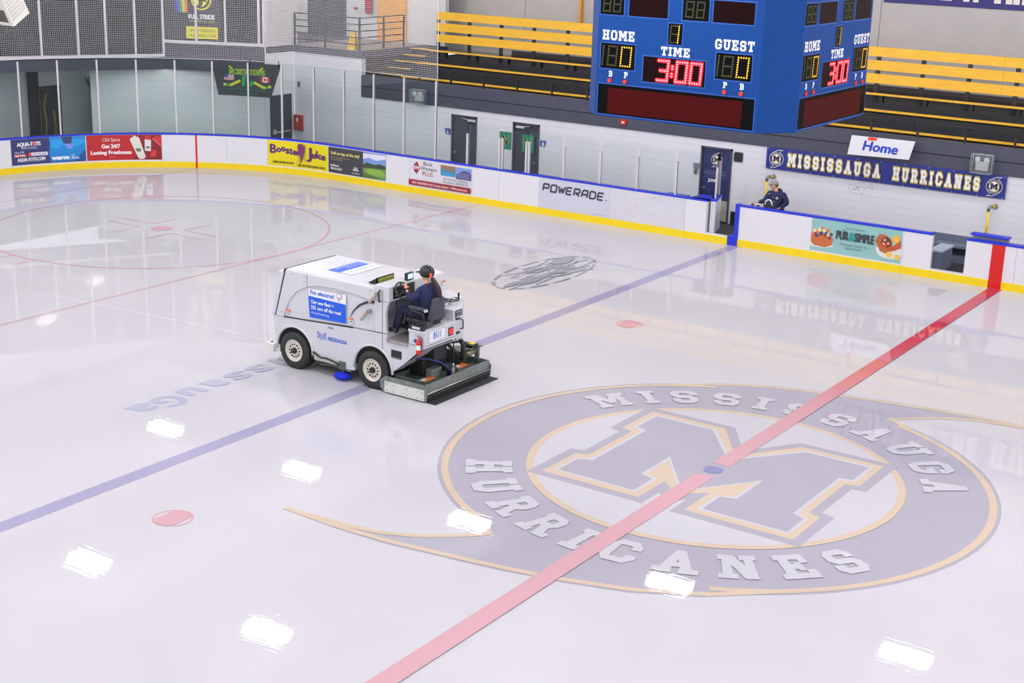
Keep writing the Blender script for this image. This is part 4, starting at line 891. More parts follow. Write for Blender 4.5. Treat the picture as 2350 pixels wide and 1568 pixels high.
tag(b.build('safety_net', weld=False), 'white knotted safety netting hanging above the tall corner glass', 'net')
for s_, l_ in ((-3.15, 'left'), (-2.12, 'right')):
    b = MB(); P = bp(s_, .05, 3.52); b.sphere(P, (.035, .035, .05), PC((40, 30, 32)), 8, 6); b.cyl(P, P+Vector((0, 0, .14)), .012, PC((40, 30, 32)), 6); tag(b.build('net_clamp'), 'small dark net clamp on top of the corner glass, %s one' % l_, 'clamp', 'net clamps')
# blue bin behind glass
t = thing('blue_tub', 'blue plastic tub on the bench behind the last low glass pane', 'tub', loc=(-9.75, 16.9, .62)); b = MB(); b.box((-.3, -.16, 0), (.3, .16, .22), PC((36, 84, 170))); b.build('tub', t, bevel=.02); b = MB(); b.box((-.33, -.19, .2), (.33, .19, .24), PC((44, 100, 190))); b.build('lid', t)
b = MB(); b.box((-10.2, 16.6, .02), (-9.3, 17.2, .6), step_black); tag(b.build('dark_bench_box'), 'dark box bench under the blue tub behind the side boards', 'bench')

# ---------------------------------------------------------------- scoreboard
SBX, SBY, SBZ = -.31, .2, 5.78
t = thing('scoreboard', 'large blue octagonal hanging scoreboard showing time 3:00 over centre ice', 'scoreboard', loc=(SBX, SBY, SBZ)); SB = t
sb_blue = M('scoreboard_blue', (5, 58, 126), .6, spec=.2, noise=.06, scale=6, bump=.04)
oct_ = [(-1.32, -1.755), (1.31, -1.755), (1.69, -1.25), (1.69, 1.30), (1.31, 1.75), (-1.32, 1.75), (-1.72, 1.30), (-1.72, -1.25)]
b = MB(); b.prism(oct_, 0, 2.6, sb_blue, 'z'); b.build('cabinet', t, bevel=.012)
for sx in (-1, 1):
    for sy in (-1, 1): b = MB(); b.cyl((sx*1.1, sy*1.1, 2.6), (sx*1.1, sy*1.1, 5.1), .02, black_steel, 8); b.build('suspension_cable', t)
DIG = {'0': ['11111', '10001', '10001', '10001', '10001', '10001', '10001', '10001', '11111'], '3': ['11111', '00001', '00001', '00001', '01111', '00001', '00001', '00001', '11111'],
       '8': ['11111', '10001', '10001', '10001', '11111', '10001', '10001', '10001', '11111'], '1': ['00001']*9, ':': ['0', '0', '1', '1', '0', '1', '1', '0', '0'], 'I': ['1']*9}
amber = M('led_amber', (250, 170, 30), .5, emit=.9); led_red = M('led_red_core', (255, 110, 120), .5, emit=2.5); red_glow = M('led_red_halo', (255, 12, 30), .5, emit=1.6); dim = M('led_off', (70, 72, 34), .5)  # wide red discs paint a bloom around the lit clock dots
DOT = {'amber': amber, 'red': led_red, 'glow': red_glow, 'dim': dim}
def sb_face(fn, parent):
    def panel(name, u0, v0, u1, v1, col, rgb=None, inset=.018):
        A = Art(); A.rect(u0-inset, v0-inset, u1+inset, v1+inset, (20, 74, 160)); A.rect(u0, v0, u1, v1, col); A.build(name, fn, parent)
        return bpy.context.scene.objects[-1] if False else None
    blk = M('display_black', (6, 6, 6), .3, spec=.08); drd = M('display_darkred', (22, 3, 4), .3, spec=.08); brd = M('message_red', (64, 7, 9), .3, spec=.08, noise=.1, scale=40)
    def disp(name, u0, v0, u1, v1, m, digits, inner=None):
        A = Art(step=.002); A.rect(u0-.02, v0-.02, u1+.02, v1+.02, (20, 74, 160)); A.poly(RR(u0, v0, u1, v1), m)
        if inner: A.poly(RR(*inner), brd)
        o = A.build(name, fn, parent)
        if digits:
            for ch, x, y, w, h, kind in digits:
                D = Art(step=.0015); D.z = .007 if kind == 'dim' else .010
                rows = DIG[ch]; nc = len(rows[0])
                for pas in ((('glow', .95), ('red', .42)) if kind == 'red' else ((kind, .42),)):
                    D.up()
                    for r, row in enumerate(rows):
                        for c, on in enumerate(row):
                            if on == '1':
                                cx = x+(w*c/(nc-1) if nc > 1 else w)+(1-r/8)*h*.06+0; cy = y+h*(1-r/8); D.circ(cx, cy, h*.052*(pas[1]/.42 if kind == 'red' else 1), DOT[pas[0]], n=8, up=False)
                D.build('led_digit', fn, o)
        return o
    disp('home_score_display', .07, .71, .64, 1.07, blk, [('I', .1, .76, 0, .27, 'dim'), ('8', .19, .76, .14, .27, 'dim'), ('0', .41, .76, .16, .27, 'amber')])
    disp('guest_score_display', 1.95, .71, 2.50, 1.07, blk, [('I', 1.98, .76, 0, .27, 'dim'), ('8', 2.06, .76, .14, .27, 'dim'), ('0', 2.28, .76, .16, .27, 'amber')])
    disp('period_display', 1.17, 1.13, 1.39, 1.42, blk, [('8', 1.2, 1.16, .13, .23, 'dim'), ('I', 1.2, 1.16, .13, .23, 'amber')])
    disp('clock_display', .79, .57, 1.79, .93, drd, [('3', 1.03, .61, .16, .28, 'red'), (':', 1.24, .61, .02, .28, 'red'), ('0', 1.33, .61, .16, .28, 'red'), ('0', 1.56, .61, .16, .28, 'red')])
    disp('message_panel', .05, .04, 2.58, .475, blk, None, (.22, .06, 2.40, .43))
    for u0, u1, kind in ((.03, .42, 0), (.51, 1.14, 1), (1.38, 1.79, 0), (1.86, 2.49, 1)):
        disp('penalty_display', u0, 1.485, u1, 1.78, drd if kind else blk, None if kind else [('8', u0+.05, 1.53, .11, .21, 'dim'), ('8', u0+.22, 1.53, .11, .21, 'dim')])
    WH = (236, 236, 242)
    for wd, *q in (('HOME', .08, 1.12, .55, .14), ('TIME', 1.06, .965, .48, .125), ('GUEST', 1.91, 1.12, .62, .14), ('B', .215, .59, .07, .085), ('P', .475, .59, .07, .085), ('P', 2.08, .59, .07, .085), ('B', 2.34, .59, .07, .085)):
        Art().slab(wd, *q, WH, d=.1).build('lettering', fn, parent)
    Art().text('HDD', 2.43, .09, .11, .05, WH, bold=.004).build('lettering', fn, parent)
    for u in (.24, .50, 2.11, 2.37):
        b = MB(); P = [Vector(fn(u+.032*math.cos(a), .535+.032*math.sin(a), z)) for z in (0, .02) for a in [2*PI*i/14 for i in range(14)]]
        b.add(P, [list(range(13, -1, -1)), list(range(14, 28))]+[(i, (i+1) % 14, 14+(i+1) % 14, 14+i) for i in range(14)], M('lamp_lens_red', (226, 50, 36), .3)); b.build('penalty_light', parent)
f1 = plane_fn((-1.32, -1.755, 0), (1, 0, 0), (0, 0, 1), .001); f2 = plane_fn((1.69, -1.26, 0), (0, 1, 0), (0, 0, 1), .001)
sb_face(f1, SB); sb_face(f2, SB)

# ---------------------------------------------------------------- ceiling lamps (seen only as reflections in the ice); glowing sides added to brighten the walls
lm_e = M('lamp_diffuser', (255, 252, 250), .5, emit=LAMP); lm_fill = M('lamp_side_fill', (255, 252, 250), .5, emit=SIDE_FILL)
first = None
for i, x in enumerate([-29.0, -22.3, -15.2, -8.0, -.9, 6.3, 13.4, 20.6, 27.8]):
    for j, y in enumerate([14.6, 5.35, -3.9, -13.1]):
        if first is None:
            t = thing('ceiling_light', 'bright square high bay lamp hanging over the ice', 'lamp', 'high bay lamps over the rink', loc=(x, y, 10.0)); first = t
            b = MB(); b.box((-.62, -.24, .02), (.62, .24, .12), PC((210, 210, 210))); b.build('housing', t)
            for q in (-1, 1): b = MB(); b.box((-.64, q*.26-.01, .02), (.64, q*.26+.01, .14), lm_fill); b.box((q*.64-.01, -.26, .02), (q*.64+.01, .26, .14), lm_fill); b.build('added_side_glow', t)
            for q in range(4): b = MB(); b.box((-.58, -.21+.12*q, 0), (.58, -.21+.12*q+.06, .02), lm_e); b.build('diffuser', t)
            b = MB(); b.cyl((0, 0, .12), (0, 0, .5), .012, black_steel, 6); b.build('hanger', t)
        else:
            r = first.copy(); COL.objects.link(r); r.location = (x, y, 10.0)
            for ch in first.children: c2 = ch.copy(); COL.objects.link(c2); c2.parent = r
# ---------------------------------------------------------------- ice resurfacer
B0 = Vector((-7.75, .54, 0))
ZT = thing('ice_resurfacer', 'white electric ice resurfacing machine driving over the blue line', 'ice resurfacer', loc=B0)
def P_(mb, name, parent=ZT, bevel=0, base=B0):
    mb.v = [tuple(Vector(v)-base) for v in mb.v]; return mb.build(name, parent, bevel)
def zfn(o, ux, uy, off=.003):
    f = plane_fn(o, ux, uy, off); return lambda u, v, z: f(u, v, z)-B0
zw = M('machine_white', (206, 206, 213), .28, noise=.05, scale=2.5); zshade = M('machine_white_shaded', (168, 170, 180), .4); dk = M('machine_black', (26, 28, 30), .5, noise=.15, scale=12)  # grey copy of the white paints shade into footwell and rear underside
tyre = M('tyre_rubber', (40, 42, 40), .75, noise=.3, scale=14, bump=.5); rimc = M('rim_beige', (214, 208, 196), .45); gs = M('galvanised_steel', (132, 138, 136), .45, .35, noise=.3, scale=9)
gdk = M('dark_green_steel', (84, 96, 92), .45, .15, noise=.3, scale=7); navyc = M('navy_cloth', (26, 34, 78), .85, noise=.25, scale=14, bump=.3); navyd = M('navy_trousers', (22, 27, 56), .85, noise=.25, scale=14, bump=.3)
y0, y1 = -.25, 1.33
def archpts(cx, r, a0, a1, n=14): return [(cx+r*math.cos(math.radians(a0+(a1-a0)*i/n)), .38+r*math.sin(math.radians(a0+(a1-a0)*i/n))) for i in range(n+1)]
prof = [(-9.46, .98), (-9.38, .42)]+archpts(-8.9, .445, 175, -6)+[(-8.30, .33), (-7.6, .25), (-7.40, .26)]+archpts(-6.95, .445, 188, 6)+[(-6.44, .45), (-6.44, 1.04), (-6.62, 1.04), (-6.62, 1.12)]
b = MB(); b.prism(prof, y0, y1, zw); b.prism([(-6.44, .45), (-6.14, .70), (-5.95, .87), (-5.76, 1.0), (-5.76, 1.04), (-6.44, 1.04)], y0, .90, zw); P_(b, 'lower_body')
b = MB(); b.box((-8.4, -.1, .26), (-7.45, 1.2, .8), dk); b.box((-9.3, .1, .45), (-6.4, 1.0, .9), dk); P_(b, 'chassis')
for cx in (-8.9, -6.95):
    b = MB(); b.tube([(x, y0-.004, z) for x, z in archpts(cx, .465, 184, -2, 18)], .026, zw, 8); P_(b, 'fender_lip')
    b = MB(); b.prism(archpts(cx, .44, 176, 4), y0+.02, y1-.02, M('wheel_well_black', (12, 12, 13), .9)); P_(b, 'wheel_well')
b = MB(); b.box((-9.44, y0-.003, .985), (-6.62, y0+.02, 1.0), dk, rot=Matrix.Rotation(-math.atan(.12/2.84), 3, 'Y'), c=(-8.0, y0, 1.05)) if False else b.prism([(-9.17, .985), (-7.44, 1.085), (-7.44, 1.115), (-9.17, 1.005)], y0-.004, y0+.02, dk); b.prism([(-7.44, 1.1), (-6.62, 1.125), (-6.62, 1.132), (-7.44, 1.108)], y0-.004, y0+.02, dk); b.prism([(-6.735, .42), (-6.728, .42), (-6.728, 1.95), (-6.735, 1.95)], y0-.003, y0, dk); P_(b, 'body_seam')
def hull(mb, bx0, bx1, tx0, tx1, z0, z1, m, yb=(y0, y1), yt=(y0+.03, y1-.07)):
    vs = [(bx0, yb[0], z0), (bx1, yb[0], z0), (bx1, yb[1], z0), (bx0, yb[1], z0), (tx0, yt[0], z1), (tx1, yt[0], z1), (tx1, yt[1], z1), (tx0, yt[1], z1)]
    mb.add(vs, [(3, 2, 1, 0), (4, 5, 6, 7), (0, 1, 5, 4), (1, 2, 6, 5), (2, 3, 7, 6), (3, 0, 4, 7)], m)
b = MB(); hull(b, -9.37, -6.92, -9.12, -6.92, 1.0, 1.96, zw); TANK = P_(b, 'snow_tank', bevel=.03)
b = MB(); hull(b, -9.51, -9.39, -9.33, -9.15, .985, 1.90, zw); P_(b, 'front_hood', bevel=.035)
b = MB(); hull(b, -9.42, -9.36, -9.18, -9.11, 1.0, 1.945, dk, (y0+.006, y1-.006), (y0+.034, y1-.076)); P_(b, 'hood_seal')
b = MB(); fr_ = [(-9.36, 1.0), (-9.11, 1.94), (-6.92, 1.94), (-6.92, 1.70), (-7.4, 1.745), (-7.9, 1.77), (-8.3, 1.755), (-8.58, 1.69), (-8.84, 1.55), (-9.02, 1.35), (-9.12, 1.12), (-9.17, 1.0)]
lean = lambda z: y0+.03*(z-1)/.96
vs = [(x, lean(z)-.03, z) for x, z in fr_]+[(x, lean(z)+.01, z) for x, z in fr_]; n = len(fr_)
b.add(vs, [list(range(n)), list(range(2*n-1, n-1, -1))]+[(i, i+n, (i+1) % n+n, (i+1) % n) for i in range(n)], zw); P_(b, 'side_moulding', bevel=.01)
b = MB(); b.tube([(-8.57, lean(1.9)-.032, 1.93), (-8.57, lean(1.8)-.032, 1.76), (-8.55, lean(1.7)-.032, 1.71)], .004, dk, 4); P_(b, 'panel_seam')
b = MB()
for x, z in ((-8.95, 1.88), (-8.64, 1.86), (-8.64, 1.78), (-9.2, 1.1), (-7.02, 1.88)): b.cyl((x, lean(z)-.036, z), (x, lean(z)-.028, z), .009, dk, 8)
P_(b, 'rivets')
b = MB(); b.tube([(-7.50, y0-.002, 1.3), (-7.42, y0, 1.43), (-7.28, y0+.004, 1.56), (-7.12, y0+.008, 1.64), (-6.93, y0+.01, 1.68)], [.004, .010, .017, .022, .024], dk, 8); P_(b, 'filler_slot')
for i, (x, z) in enumerate(((-6.84, 1.85), (-7.03, 1.49))):
    b = MB(); b.cyl((x, y0+.01, z), (x, y0-.06, z), .038, M('nozzle_ring', (150, 138, 130), .4, .3)); P_(b, 'nozzle_ring')
    b = MB(); L_ = [(x-.01, y0-.06, z-.01), (x-.13, y0-.10, z-.17)]
    b.tube([Vector(L_[0]).lerp(Vector(L_[1]), k/12) for k in range(13)], [.028+.006*(k % 2) for k in range(13)], M('nozzle_hose', (176, 160, 148), .45, noise=.2), 10); P_(b, 'filler_nozzle')
# console, footwell, cockpit
b = MB(); b.box((-6.93, y0, 1.72), (-6.59, 1.1, 2.02), zw); P_(b, 'console', bevel=.02)
b = MB(); b.box((-6.92, y0, 1.12), (-6.68, y0+.06, 1.72), zw); b.prism([(-6.68, 1.12), (-6.625, 1.12), (-6.64, 1.2), (-6.66, 1.5), (-6.63, 1.64), (-6.59, 1.72), (-6.68, 1.72)], y0, y0+.06, zw); P_(b, 'console_pillar')
b = MB(); b.box((-6.95, y0+.05, 1.04), (-6.9, .72, 1.75), zshade); b.box((-6.93, .72, 1.04), (-6.1, .78, 1.72), zshade); b.box((-6.93, .35, 1.3), (-6.88, .6, 1.62), M('footwell_panel', (120, 124, 130), .4)); P_(b, 'footwell_lining')
b = MB(); b.box((-6.62, y0-.03, .98), (-6.13, .1, 1.045), M('step_plate', (172, 168, 164), .4, .5, noise=.3, scale=12)); b.box((-6.62, .1, 1.02), (-6.12, .72, 1.05), gs); P_(b, 'step_plate')
b = MB(); b.box((-6.6, -.12, 1.77), (-6.575, .5, 1.98), dk)
for i in range(5): b.cyl((-6.575, -.07+.05*(i % 3), 1.8+.07*(i//3)+.02), (-6.568, -.07+.05*(i % 3), 1.8+.07*(i//3)+.02), .012, PC((190, 190, 190)), 8)
P_(b, 'dashboard')
ax = Vector((.8, -.05, .6)).normalized(); sc_ = Vector((-6.46, .02, 1.91)); a_ = ax.orthogonal().normalized(); c_ = ax.cross(a_)
b = MB(); b.tube([sc_+(a_*math.cos(2*PI*i/28)+c_*math.sin(2*PI*i/28))*.185 for i in range(28)], .014, dk, 8, closed=True); SW = P_(b, 'steering_wheel')
b = MB(); b.cyl(sc_-ax*.22, sc_-ax*.0, .028, dk); b.cyl(sc_-ax*.03, sc_+ax*.01, .045, dk)
for k in range(3): t_ = 2*PI*k/3+.5; b.tube([sc_, sc_+(a_*math.cos(t_)+c_*math.sin(t_))*.18], .014, dk, 6)
P_(b, 'spokes_and_column', SW)
b = MB(); b.box((-6.66, .30, 2.03), (-6.6, .50, 2.17), dk); b.box((-6.65, .38, 1.98), (-6.62, .42, 2.04), dk); DS = P_(b, 'display', bevel=.008)
b = MB(); b.box((-6.598, .325, 2.055), (-6.596, .475, 2.15), M('screen_glow', (190, 220, 245), .2, emit=.8)); P_(b, 'screen', DS)
b = MB(); b.box((-7.2, -.08, 1.97), (-6.95, .42, 1.985), dk); b.box((-7.02, -.08, 1.98), (-7.0, .42, 2.09), dk); b.box((-6.998, -.05, 1.99), (-6.985, .39, 2.075), M('hatch_green_glass', (140, 150, 60), .15, noise=.3)); b.add([(-7.2, .42, 1.98), (-7.0, .42, 1.98), (-7.0, .42, 2.09), (-7.2, -.08, 1.98), (-7.0, -.08, 1.98), (-7.0, -.08, 2.09)], [(0, 1, 2), (5, 4, 3)], dk); P_(b, 'sight_hatch')
b = MB(); b.tube([(-6.78, y0-.01, 1.93), (-6.78, y0-.05, 1.91), (-6.78, y0-.05, 1.73), (-6.78, y0-.01, 1.71)], .014, dk, 8); P_(b, 'grab_handle')
b = MB(); pf = [(-7.30, 1.94), (-7.05, 1.97), (-6.95, 2.06), (-6.52, 2.02), (-6.40, 1.72), (-6.40, 1.04), (-7.30, 1.04)]
b.prism(pf, 1.02, 1.33, zw); P_(b, 'far_console', bevel=.02)
b = MB(); b.prism([(-6.6, .72), (-5.78, .66), (-5.78, .93), (-5.98, 1.26), (-6.2, 1.33), (-6.6, 1.33)], .93, 1.53, zw, 'z'); P_(b, 'rear_pod', bevel=.03)
b = MB(); b.prism([(-6.45, 1.5), (-6.0, 1.5), (-6.05, 1.62), (-6.45, 1.72)], .95, 1.33, zw); P_(b, 'far_coaming', bevel=.03)
b = MB(); b.box((-6.12, y0, 1.02), (-5.76, .72, 1.30), zw); b.box((-6.13, y0-.01, 1.27), (-5.75, .72, 1.33), zw); P_(b, 'seat_box', bevel=.012)
b = MB(); b.add([(-6.14, y0, .66), (-5.76, y0, .99), (-5.76, .93, .93), (-5.98, 1.2, .93), (-6.3, 1.2, .7)], [(0, 1, 2, 3, 4)], zshade); P_(b, 'rear_underside')
b = MB(); b.box((-6.52, y0-.006, .70), (-6.28, y0+.03, .85), dk); b.box((-6.50, y0-.008, .69), (-6.30, y0-.002, .715), gs); P_(b, 'side_vent')
# seat
seatm = M('seat_grey_vinyl', (62, 64, 72), .5, noise=.15, scale=10, bump=.1)
b = MB(); b.box((-6.38, -.04, 1.36), (-5.88, .48, 1.46), dk); ST = P_(b, 'seat_cushion', bevel=.04)
b = MB(); hull(b, -5.92, -5.80, -5.86, -5.79, 1.45, 1.87, seatm, (.0, .45), (.07, .38)); P_(b, 'backrest', bevel=.05)
for y in (-.07, .52): b = MB(); b.box((-6.25, y-.035, 1.64), (-5.86, y+.035, 1.71), seatm); b.cyl((-5.87, y-.045, 1.66), (-5.87, y+.045, 1.66), .03, PC((190, 192, 196))); P_(b, 'armrest', bevel=.02)
b = MB(); b.box((-6.2, .02, 1.30), (-5.9, .42, 1.37), dk); b.box((-6.05, -.1, 1.33), (-5.83, .1, 1.45), seatm); P_(b, 'seat_base')
b = MB(); b.tube([(-6.13, -.2, 1.31), (-6.12, -.2, 1.62), (-6.09, -.2, 1.66), (-5.86, -.2, 1.64), (-5.82, -.2, 1.60), (-5.80, -.2, 1.32)], .016, dk, 8); b.tube([(-6.2, -.15, 1.31), (-6.17, -.15, 1.5), (-6.13, -.18, 1.6)], .012, dk, 6); P_(b, 'seat_guard')
b = MB(); b.box((-6.09, y0-.015, 1.33), (-5.79, -.2, 1.42), dk); b.box((-6.03, y0-.02, 1.35), (-5.85, y0-.012, 1.395), zw); P_(b, 'battery_tray')
# hand wheel
hc = Vector((-6.08, .98, 1.63)); b = MB(); b.tube([hc+Vector((.15*math.cos(2*PI*i/20), .15*math.sin(2*PI*i/20), 0)) for i in range(20)], .012, dk, 6, closed=True)
for k in range(4): b.tube([hc, hc+Vector((.15*math.cos(k*PI/2+.4), .15*math.sin(k*PI/2+.4), 0))], .01, dk, 6)
b.cyl(hc-Vector((0, 0, .12)), hc, .014, chrome, 8); b.cyl(hc+Vector((.1, .1, 0)), hc+Vector((.1, .1, .12)), .016, dk, 8, r1=.022); P_(b, 'hand_wheel')
# rear fittings
b = MB(); b.box((-5.78, .47, 1.08), (-5.752, .63, 1.24), dk); b.box((-5.77, .49, 1.10), (-5.744, .61, 1.22), M('tail_light_red', (220, 40, 34), .25, emit=.3)); P_(b, 'tail_light', bevel=.01)
b = MB(); b.tube([(-5.80, .88, 1.33), (-5.72, .88, 1.31), (-5.72, .88, 1.15), (-5.80, .88, 1.13)], .012, dk, 8)
for z in (1.35, 1.08): b.box((-5.785, .74, z-.015), (-5.76, .84, z+.015), dk)
P_(b, 'door_handle')
b = MB(); b.box((-5.79, .72, .95), (-5.768, .728, 1.48), dk); P_(b, 'door_seam')
A = Art(); A.rect(0, 0, .22, .12, (50, 60, 66)); A.text('ZAMBONI', .02, .065, .18, .035, (220, 226, 226)); A.text('ELECTRIC', .02, .018, .18, .03, (150, 190, 220)); A.build('rear_label', zfn((-5.776, .70, 1.40), (0, 1, 0), (0, 0, 1)), ZT)
A = Art(); A.rect(0, 0, .48, .2, (236, 236, 240)); A.text('8511', .13, .045, .22, .12, (30, 96, 200), bold=.003); A.build('fleet_number', zfn((-5.757, -.12, 1.09), (0, 1, 0), (0, 0, 1)), ZT)
# decals near side
OB = (20, 88, 214)
def raincloud(A, x, y, k):
    for cx, cy, r in ((-.05, 0, .045), (0, .035, .055), (.05, 0, .045)): A.circ(x+cx*k, y+cy*k, r*k, (60, 64, 80), up=False)
    A.up()
    for cx, cy, r in ((-.05, 0, .035), (0, .035, .045), (.05, 0, .035), (0, -.0, .04)): A.circ(x+cx*k, y+cy*k, r*k, (230, 231, 238), up=False)
    for i, (cx, cy, c) in enumerate(((-.04, -.06, (60, 110, 200)), (.01, -.06, (220, 70, 60)), (.06, -.06, (220, 70, 60)), (-.03, -.1, (60, 70, 90)), (.015, -.1, (60, 110, 200)), (-.01, -.145, (240, 180, 50)))): A.circ(x+cx*k, y+cy*k, .014*k, c, n=10)
A = Art(); A.poly([(0, 0), (.94, .06), (.92, .60), (0, .57)], (233, 234, 240)); A.poly([(.02, .02), (.93, .06), (.925, .44), (0, .40+.06)], OB); A.poly([(.0, .40), (.92, .36), (.92, .56), (0, .60)], (233, 234, 240))
A.items = A.items[:1]; A.z = .004; A.poly([(.02, .01), (.935, .05), (.92, .41), (-.005, .43)], OB)
A.text("I'm electric!", .05, .475, .58, .075, OB, bold=.003); raincloud(A, .76, .545, .75)
A.text('Our new fleet =', .07, .30, .56, .07, (240, 242, 250), bold=.003); A.text('255 cars off the road', .07, .19, .74, .07, (240, 242, 250), bold=.003); A.text('#ChangeClimateChange', .08, .105, .45, .04, (230, 235, 250))
A.build('side_poster', zfn((-8.52, y0-.0, 1.10), (1, 0, 0), (0, -.0, 1), .012), ZT)
A = Art(); A.text('MISSISSAUGA', .26, .0, .46, .075, OB, bold=.002)
mk = [(0, 0), (0, .14), (.1, .03), (.2, .14), (.2, 0), (.1, .11), (0, 0)]
A.line(mk, .009, OB); A.line([(0, .14), (.07, -.02), (.1, .03), (.13, -.02), (.2, .14)], .007, OB); A.build('city_logo', zfn((-8.31, y0, .73), (1, 0, 0), (0, 0, 1), .003), ZT)
A = Art(); A.rect(0, 0, .88, .30, OB); A.rect(0, .30, .88, .60, (233, 234, 240)); A.text("I'm electric!", .08, .4, .5, .08, OB); raincloud(A, .7, .5, .7); A.text('Our new fleet =', .08, .18, .5, .06, (240, 242, 250)); A.text('255 cars off the road', .08, .08, .68, .06, (240, 242, 250)); A.build('roof_poster', zfn((-8.42, 1.06, 1.962), (0, -1, 0), (1, 0, 0), .003), ZT)
for i, (x, z) in enumerate(((-9.1, 1.07), (-7.52, 1.19), (-6.98, 1.82))):
    A = Art(); A.rect(0, .05, .10, .085, (232, 110, 40)); A.rect(0, 0, .1, .05, (235, 235, 238)); A.rect(.02, .012, .08, .035, (90, 100, 130)); A.build('warning_sticker', zfn((x, y0+(0 if i < 2 else .02), z), (1, 0, 0), (0, 0, 1), .014), ZT)
A = Art(); A.rect(0, .05, .10, .085, (232, 110, 40)); A.rect(0, 0, .1, .05, (225, 225, 230)); A.build('warning_sticker', zfn((-6.40, 1.12, 1.82), (0, 1, 0), (0, 0, 1), .004), ZT)
b = MB(); b.box((-8.05, y0-.01, .975), (-7.93, y0, 1.0), PC((120, 122, 128))); P_(b, 'side_marker')
# extinguisher
ex_ = (-5.84, y0-.06)
b = MB(); b.lathe([(0, 0), (.045, .005), (.05, .03), (.05, .22), (.035, .27), (.018, .29), (.018, .31), (0, .31)], (ex_[0], ex_[1], .90), (0, 0, 1), M('extinguisher_red', (206, 28, 26), .3), 18); EX = P_(b, 'fire_extinguisher')
b = MB(); b.lathe([(.0515, .09), (.0515, .18)], (ex_[0], ex_[1], .90), (0, 0, 1), PC((232, 232, 232)), 18); P_(b, 'label_band', EX)
b = MB(); b.tube([(ex_[0], ex_[1], 1.21), (ex_[0]+.03, ex_[1], 1.24), (ex_[0]+.07, ex_[1], 1.2), (ex_[0]+.065, ex_[1]-.01, 1.0)], .009, dk, 6); b.box((ex_[0]-.03, ex_[1]-.012, 1.21), (ex_[0]+.04, ex_[1]+.012, 1.25), M('nozzle_ring')); P_(b, 'valve_and_hose', EX)
b = MB(); b.cyl((-5.96, y0-.001, 1.12), (-5.96, y0-.006, 1.12), .04, PC((44, 80, 140))); b.box((-5.99, y0-.004, 1.2), (-5.9, y0-.001, 1.24), PC((180, 182, 188))); P_(b, 'round_sticker')
# wheels
def wheel(cx, yo, s, name='wheel'):
    c = Vector((cx, yo, .365)); a = (0, s, 0)       # yo = outer face, s = outward direction
    b = MB(); b.lathe([(.205, -.27), (.28, -.29), (.34, -.285), (.367, -.255), (.367, -.03), (.345, .0), (.28, .012), (.215, -.005)], c, a, tyre, 44)
    for i in range(30):
        t = 2*PI*i/30
        for yy in (-.235, -.06): b.box((-.016, -.035, .355), (.016, .035, .374), tyre, rot=Matrix.Identity(3), c=None) if False else None
        for sd in (0, 1):
            q = [Vector((cx+math.cos(t+k)*r_, yo-s*(.02 if sd == 0 else .27)+s*(-.05 if sd == 0 else .05)*w_, .365+math.sin(t+k)*r_)) for w_ in (0, 1) for k, r_ in ((-.045, .362), (.045, .362), (.045, .376), (-.045, .376))]
            b.add(q, [(0, 1, 2, 3), (7, 6, 5, 4), (0, 4, 5, 1), (1, 5, 6, 2), (2, 6, 7, 3), (3, 7, 4, 0)], tyre)
    w = P_(b, name)
    b = MB(); b.lathe([(.215, -.25), (.212, -.01), (.222, .004), (.21, .008), (.195, -.02), (.17, -.03), (.15, -.018), (.09, -.02), (.075, -.02), (.0, -.02)], c, a, rimc, 40); r = P_(b, 'rim', w)
    b = MB()
    for i in range(12): t = 2*PI*i/12; q = c+Vector((math.cos(t)*.125, s*-.018, math.sin(t)*.125)); b.cyl(q, q+Vector((0, s*.003, 0)), .018, M('rim_hole', (10, 10, 10), .9), 10)
    P_(b, 'rim_holes', w)
    b = MB(); b.cyl(c+Vector((0, s*-.02, 0)), c+Vector((0, s*.035, 0)), .062, dk, 16, r1=.05); b.cyl(c+Vector((0, s*.03, 0)), c+Vector((0, s*.04, 0)), .02, M('hub_rust', (70, 44, 36), .7), 8); P_(b, 'hub', w)
for cx in (-8.9, -6.95): wheel(cx, y0-.03, -1); wheel(cx, y1+.03, 1)
# brush and hoses on the near side
b = MB(); br_ = M('brush_blue', (16, 44, 220), .8, noise=.4, scale=40, bump=.8)
def brfn(v): r = 1+.12*math.sin(9*math.atan2(v.y, v.x)); return Vector((v.x*r, v.y*r, v.z))
b.sphere((-7.72, -.22, .085), (.17, .14, .075), br_, 36, 12, brfn); BR = P_(b, 'side_brush')
b = MB(); b.cyl((-7.72, -.2, .15), (-7.70, -.2, .32), .045, gdk); b.box((-7.78, -.28, .22), (-7.62, -.14, .38), gdk); b.box((-7.64, -.24, .2), (-7.5, -.16, .42), gs); P_(b, 'brush_motor', BR, .01)
b = MB(); b.tube([(-8.43, -.26, .43), (-8.2, -.3, .37), (-8.05, -.3, .38), (-7.9, -.3, .36), (-7.75, -.27, .3)], .018, dk, 8); b.tube([(-8.3, -.2, .2), (-8.05, -.2, .24), (-7.85, -.2, .23), (-7.72, -.2, .22)], .028, gdk, 8); b.box((-8.46, -.27, .3), (-8.42, -.24, .46), dk); P_(b, 'brush_hoses', BR)
b = MB(); b.prism([(-8.45, .46), (-8.2, .36), (-7.6, .36), (-7.6, .28), (-8.4, .28)], y0-.005, y0+.02, M('lower_skirt', (196, 190, 184), .4, .2)); P_(b, 'lower_skirt')
b = MB(); b.box((-9.66, -.3, .24), (-9.42, -.12, .40), PC((222, 220, 216))); b.cyl((-9.55, -.2, .40), (-9.55, -.2, .41), .03, dk, 10); b.box((-9.45, -.24, .26), (-9.3, 1.3, .4), PC((214, 213, 214))); P_(b, 'front_bumper', bevel=.02)
